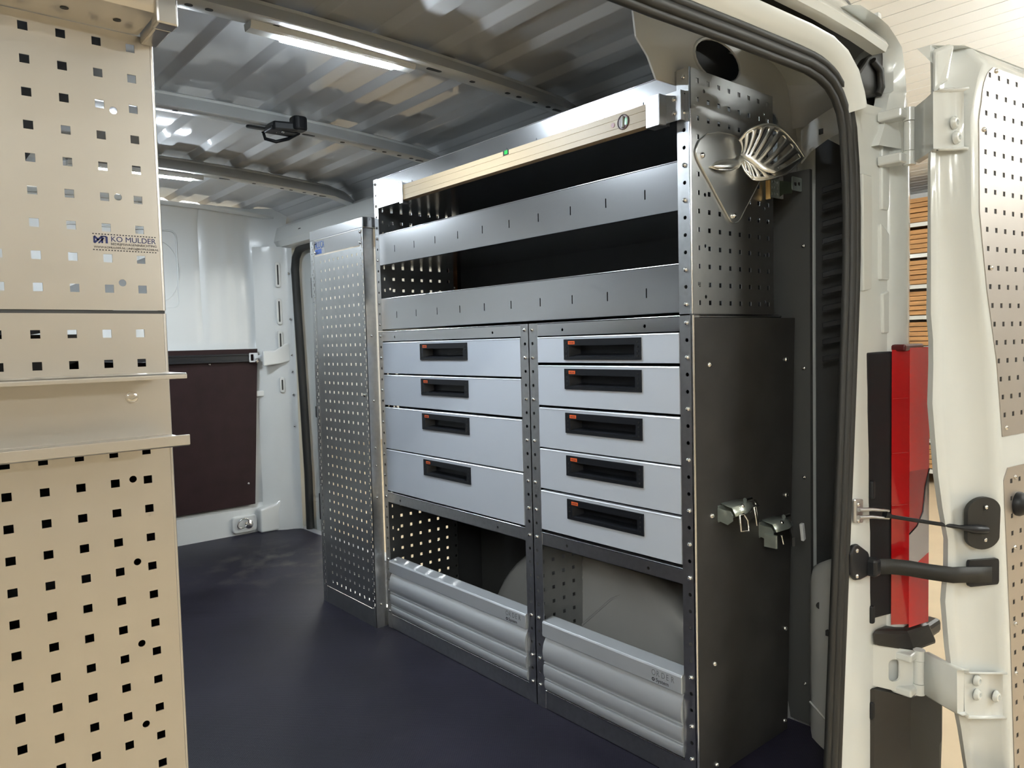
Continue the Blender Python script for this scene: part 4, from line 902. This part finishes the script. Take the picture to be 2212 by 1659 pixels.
def door_build():
    zs = [1.535, 1.525, 1.51, 1.49, 1.46, 1.42, 1.38, 1.3, 1.2, 1.1, 1.0, .95, .9, .82, .75, .67, .6, .53, .47, .4, .3, .2, .1, 0, -.1, -.2, -.3, -.4]
    rows = []
    for z in zs:
        e, r = lerp_tab(EDGE, z), lerp_tab(RIM, z); w_ = r - e
        sink = max(0, z - 1.49) * .8
        row = [flank(e, z, -.014)]
        for q, l in ((0, 0), (.10, .002), (.18, -.002), (.26, -.006), (.5, -.007), (.72, -.004), (.82, .003), (.90, .008), (1.0, .006)):
            p = flank(e + q * w_, z, l); row.append((p[0], p[1] + sink, p[2]))
        rr = row[-1][0]
        row += [(rr + .02, -.004 + sink, z), (rr + .06, -.004 + sink, z), (.78, -.004 + sink, z), (.80, .03, z), (.80, FN + .012, z)]
        rows.append(row)
    MB().strip(rows).build('door_inner_skin', VANW, door, smooth=45, local=True)
    MB().strip([[flank(lerp_tab(EDGE, z), z, -.014), (.80, FN + .012, z)] for z in zs]).build('door_outer_skin', VANW, door, local=True)
    MB().strip([[(.08, .064, 1.535), (.80, .064, 1.535)], [(.14, .03, 1.535), (.80, .03, 1.535)]]).build('door_top_edge', VANW, door, local=True)
    # upper corner flare
    MB().hexa([flank(-.036, 1.44, .004), flank(.02, 1.46, .004), flank(.02, 1.46, -.012), flank(-.036, 1.44, -.012), flank(-.034, 1.515, .004), (flank(.05, 1.50, .002)[0], flank(.05, 1.5)[1], 1.53), (flank(.05, 1.50)[0], flank(.05, 1.5)[1] + .014, 1.54), flank(-.030, 1.525, -.012)]).build('corner_flare', VANW, door, bevel=.006, local=True)
    # upper perforated plate, its left edge follows the rim
    PL = mat('door_panel_aluminium', (.53, .49, .455), .45, 1.0, var=.03, vscale=4)
    def plate(name, z0, z1, rows_, u1, hset):
        b = MB(); N = 40
        # strips between rows with holes
        zz = [z1 + (z0 - z1) * i / N for i in range(N + 1)]
        hs = .0049
        cuts = sorted({z0, z1} | {c + s_ * hs for c in rows_ for s_ in (-1, 1)} | set(zz), reverse=True)
        for a, c in zip(cuts, cuts[1:]):
            mid = (a + c) / 2; row = [q for q in rows_ if abs(mid - q) < hs]
            la, lc = hset[0](a), hset[0](c)
            if row:
                q = row[0]; s0 = lerp_tab(SH, q); xs = [s0 + .038 * k for k in range(14) if s0 + .038 * k < u1 - .02]
                for k, x in enumerate(xs):
                    L = (la, lc) if k == 0 else (xs[k - 1] + hs, xs[k - 1] + hs)
                    b.add([(L[0], -.006, a), (x - hs, -.006, a), (x - hs, -.006, c), (L[1], -.006, c)], [(0, 1, 2, 3)])
                b.add([(xs[-1] + hs, -.006, a), (u1, -.006, a), (u1, -.006, c), (xs[-1] + hs, -.006, c)], [(0, 1, 2, 3)])
            else:
                b.add([(la, -.006, a), (u1, -.006, a), (u1, -.006, c), (lc, -.006, c)], [(0, 1, 2, 3)])
        for q in rows_:
            s0 = lerp_tab(SH, q)
            for k in range(14):
                x = s0 + .038 * k
                if x >= u1 - .02: break
                lp = [(x - hs, q - hs), (x + hs, q - hs), (x + hs, q + hs), (x - hs, q + hs)]
                b.add([(p[0], -.006, p[1]) for p in lp] + [(p[0], -.0042, p[1]) for p in lp], [(n, (n + 1) % 4, 4 + (n + 1) % 4, 4 + n) for n in range(4)])
        for a, c in zip(zz, zz[1:]):
            b.add([(hset[0](a), -.006, a), (hset[0](c), -.006, c), (hset[0](c), -.0035, c), (hset[0](a), -.0035, a)], [(0, 1, 2, 3)])
        b.add([(hset[0](z0), -.006, z0), (u1, -.006, z0), (u1, -.0035, z0), (hset[0](z0), -.0035, z0)], [(0, 1, 2, 3)])
        b.add([(hset[0](z1), -.006, z1), (u1, -.006, z1), (u1, -.0035, z1), (hset[0](z1), -.0035, z1)], [(0, 1, 2, 3)])
        o = b.build(name, PL, door, local=True, merge=False)
        # black sheet close behind the plate, seen through the holes
        bk = MB(); bk.strip([[(hset[0](z) + .002, -.0042, z), (u1 - .001, -.0042, z)] for z in zz]).build(name + '_backing', BLKPL, door, local=True)
        return o
    def left_upper(z):
        r = lerp_tab(RIM, z) + .012
        if z > 1.42: r = lerp_tab(RIM, 1.42) + .012 + .075 - math.sqrt(max(0, .075 ** 2 - (z - 1.42) ** 2))
        return r
    po = plate('upper_perforated_panel', .743, 1.488, [1.4703 - .0379 * k for k in range(19)], .72, (left_upper,))
    def left_lower(z):
        r = lerp_tab(RIM, z) + .012
        if z > .655: r += .02 - math.sqrt(max(0, .02 ** 2 - (z - .655) ** 2))
        return r
    pl = plate('lower_perforated_panel', -.30, .675, [.645 - .0379 * k for k in range(24)], .72, (left_lower,))
    for (u, z) in ((.190, 1.486), (.142, 1.365), (.176, 1.095), (.248, .765)): inst('panel_screw', BOLT, po, (u, -.006, z - .004), ROT_MY, local=True)
    for (u, z) in ((.290, .652), (.292, .50), (.300, .33), (.305, .22)): inst('panel_screw', BOLT, pl, (u, -.006, z), ROT_MY, local=True)
    kn = MB().lathe((.3065, -.006, .592), (0, -1, 0), [(.026, 0), (.026, .006), (.022, .014), (.012, .020), (.010, .022), (.0001, .022)], 24).build('door_knob', BLKPL, door, smooth=40, local=True)
    kn['label'] = 'round black knob'
    # rubber feed-through for the check arm
    MB().sheet([(p[0], p[1]) for p in [(.152 + .066 * math.cos(math.radians(t)), .565 + (.026 if math.sin(math.radians(t)) >= 0 else -.026) + .030 * math.sin(math.radians(t))) for t in range(0, 360, 12)]], [], .010, lambda u, v, w_: flank(u, v, .016 - w_)).build('rubber_grommet', BLKRUB, door, bevel=.003, local=True)
    for z in (.60, .53): inst('grommet_screw', BOLT, door, flank(.157, z, .016), ROT_MY, local=True)
    MB().sheet(rrect(.100, .222, .430, .486, .008), [], .008, lambda u, v, w_: flank(u, v, .012 - w_)).build('strap_pocket', BLKPL, door, bevel=.002, local=True)
    MB().box(.12, .28, -.016, .0, -.02, .008).build('lower_lock_cover', BLKPL, door, bevel=.006, local=True)
door_build()
def hinge(ax, ay, z0, z1, u0, u1, bolts, label, arm):
    root = empty('door_hinge', (ax, ay, z0), 0, label)
    root.parent = door; root.matrix_parent_inverse = (Matrix.Translation((HX, HY, 0)) @ Matrix.Rotation(AN, 4, 'Z')).inverted()
    h = z1 - z0
    for zz, hh in ((z0, h * .24), (z0 + h * .77, h * .23)):
        MB().lathe((ax, ay, zz), (0, 0, 1), [(.0001, 0), (.0125, 0), (.0125, hh), (.0001, hh)], 16).build('frame_knuckle', VANW, root, smooth=40)
    MB().lathe((ax, ay, z0 + h * .25), (0, 0, 1), [(.0001, 0), (.0115, 0), (.0115, h * .51), (.0001, h * .51)], 16).build('door_knuckle', VANW, root, smooth=40)
    for zz in (z0 + h * .02, z0 + h * .80):
        MB().box(ax - arm * .8, ax, ay + .0, ay + .05, zz, zz + h * .17).build('frame_lug', VANW, root, bevel=.004)
    # strap bent from the knuckle to the door flank
    D = Vector((math.cos(AN), math.sin(AN), 0)); N = Vector((-D.y, D.x, 0)); H0 = Vector((HX, HY, 0))
    zm = (z0 + z1) / 2
    def dp(u, n, z):
        p = flank(u, zm, -n); return H0 + D * p[0] + N * p[1] + Vector((0, 0, z))
    q0 = Vector((ax, ay - .011, 0))
    us = u0; um = (u0 + u1) / 2
    ez = lerp_tab(EDGE, zm); q1 = dp(ez - .006, -.016, 0)
    path = [q0, q0.lerp(q1, .5) + Vector((-.004, -.006, 0)), q1, dp(ez + .03, -.010, 0), dp(us, -.010, 0), dp(us + .012, -.006, 0), dp(um, -.006, 0), dp(u1, -.006, 0)]
    zl, zh = z0 + h * .05, z0 + h * .97
    drop = (bolts[0][2] if len(bolts[0]) > 2 else 0)
    rows = []
    for i, p in enumerate(path):
        dz = -drop * i / (len(path) - 1)
        rows.append([p + Vector((0, -.010, zl - .004 + dz)), p + Vector((0, -.001, zl + dz)), p + Vector((0, 0, zh + dz)), p + Vector((0, -.010, zh + .004 + dz))])
    s_ = MB().strip(rows).build('hinge_strap', VANW, root, smooth=50); so = s_.modifiers.new('s', 'SOLIDIFY'); so.thickness = .005; so.offset = 0
    for bt in bolts:
        p = dp(bt[0], -.009, bt[1]); MB().lathe(p, -N, [(.0125, 0), (.0125, .003), (.009, .008), (.005, .0085), (.0045, .004), (.0001, .004)], 16).build('hinge_bolt', VANW, root, smooth=40)
hinge(.392, -.272, 1.318, 1.436, .010, .072, [(.034, 1.372), (.042, 1.343)], 'upper white door hinge with two bolts', .05)
hinge(.426, -.283, .166, .266, .085, .250, [(.138, .222, .035), (.139, .191), (.217, .182)], 'lower white door hinge with three bolts', .05)
fl = MB().sheet([(.342, .283), (.424, .262), (.424, .160), (.342, .190)], [rrect(.372, .394, .196, .246, .010)], .004, lambda u, v, w_: (u, -.219 - (u - .342) * .72 + w_, v)).build('hinge_leaf', VANW, REAR)
# check arm and strap
ca = empty('door_stay', (.33, -.23, .6), 0, 'thin black door stay running to the round rubber grommet on the door', 'door stay')
D = Vector((math.cos(AN), math.sin(AN), 0)); N_ = Vector((-D.y, D.x, 0)); H0 = Vector((HX, HY, 0))
def dpt(u, n, z):
    p = flank(u, z if z > .05 else .48, -n); return H0 + D * p[0] + N_ * p[1] + Vector((0, 0, z))
MB().prism([(.262, .618), (.300, .612), (.300, .560), (.262, .566)], 'y', -.219, -.212).build('arm_bracket', GALV, ca, bevel=.005)
for z in (.605, .570): inst('bracket_bolt', BOLT, ca, (.272, -.219, z), ROT_MY)
for z in (.594, .578): MB().tube([(.270, -.222, z), (.310, -.232, z - .004), (.345, -.252, z - .010)], [.0045, .004, .003], 8).build('arm_fork', GALV, ca, smooth=60)
MB().tube([(.338, -.246, .577), (.352, -.256, .571), dpt(.06, -.012, .560), dpt(.10, -.020, .556), dpt(.150, -.024, .553), dpt(.165, -.014, .550)], [.009, .0042, .0042, .009, .008, .006], 10).build('arm_rod', BLKPL, ca, smooth=60)
cs = empty('door_strap', (.33, -.23, .5), 0, 'flat black rubber door strap below the thin door stay', 'strap')
MB().sheet([(.236, .505), (.250, .522), (.264, .522), (.300, .500), (.306, .492), (.306, .452), (.298, .446), (.272, .444), (.256, .446), (.238, .462)], [], .010, lambda u, v, w_: (u, -.222 - (u - .236) * .10 + w_, v)).build('strap_plate', BLKPL, cs, bevel=.003)
for z in (.510, .456): inst('strap_bolt', BOLT, cs, (.256, -.224, z), ROT_MY)
MB().box(.298, .326, -.246, -.218, .446, .484).build('strap_clevis', BLKPL, cs, bevel=.006)
pth = [Vector((.318, -.240, 0)), Vector((.345, -.256, 0)), Vector((.365, -.285, 0)), Vector((.375, -.320, 0)), dpt(.03, -.016, 0), dpt(.08, -.014, 0), dpt(.13, -.014, 0), dpt(.19, -.012, 0)]
zc = [.466, .464, .462, .460, .460, .458, .456, .453]
s_ = MB().strip([[p + Vector((0, 0, z - .0165)), p + Vector((0, 0, z + .0165))] for p, z in zip(pth, zc)]).build('webbing', BLKRUB, cs, smooth=50); so = s_.modifiers.new('s', 'SOLIDIFY'); so.thickness = .004; so.offset = 0
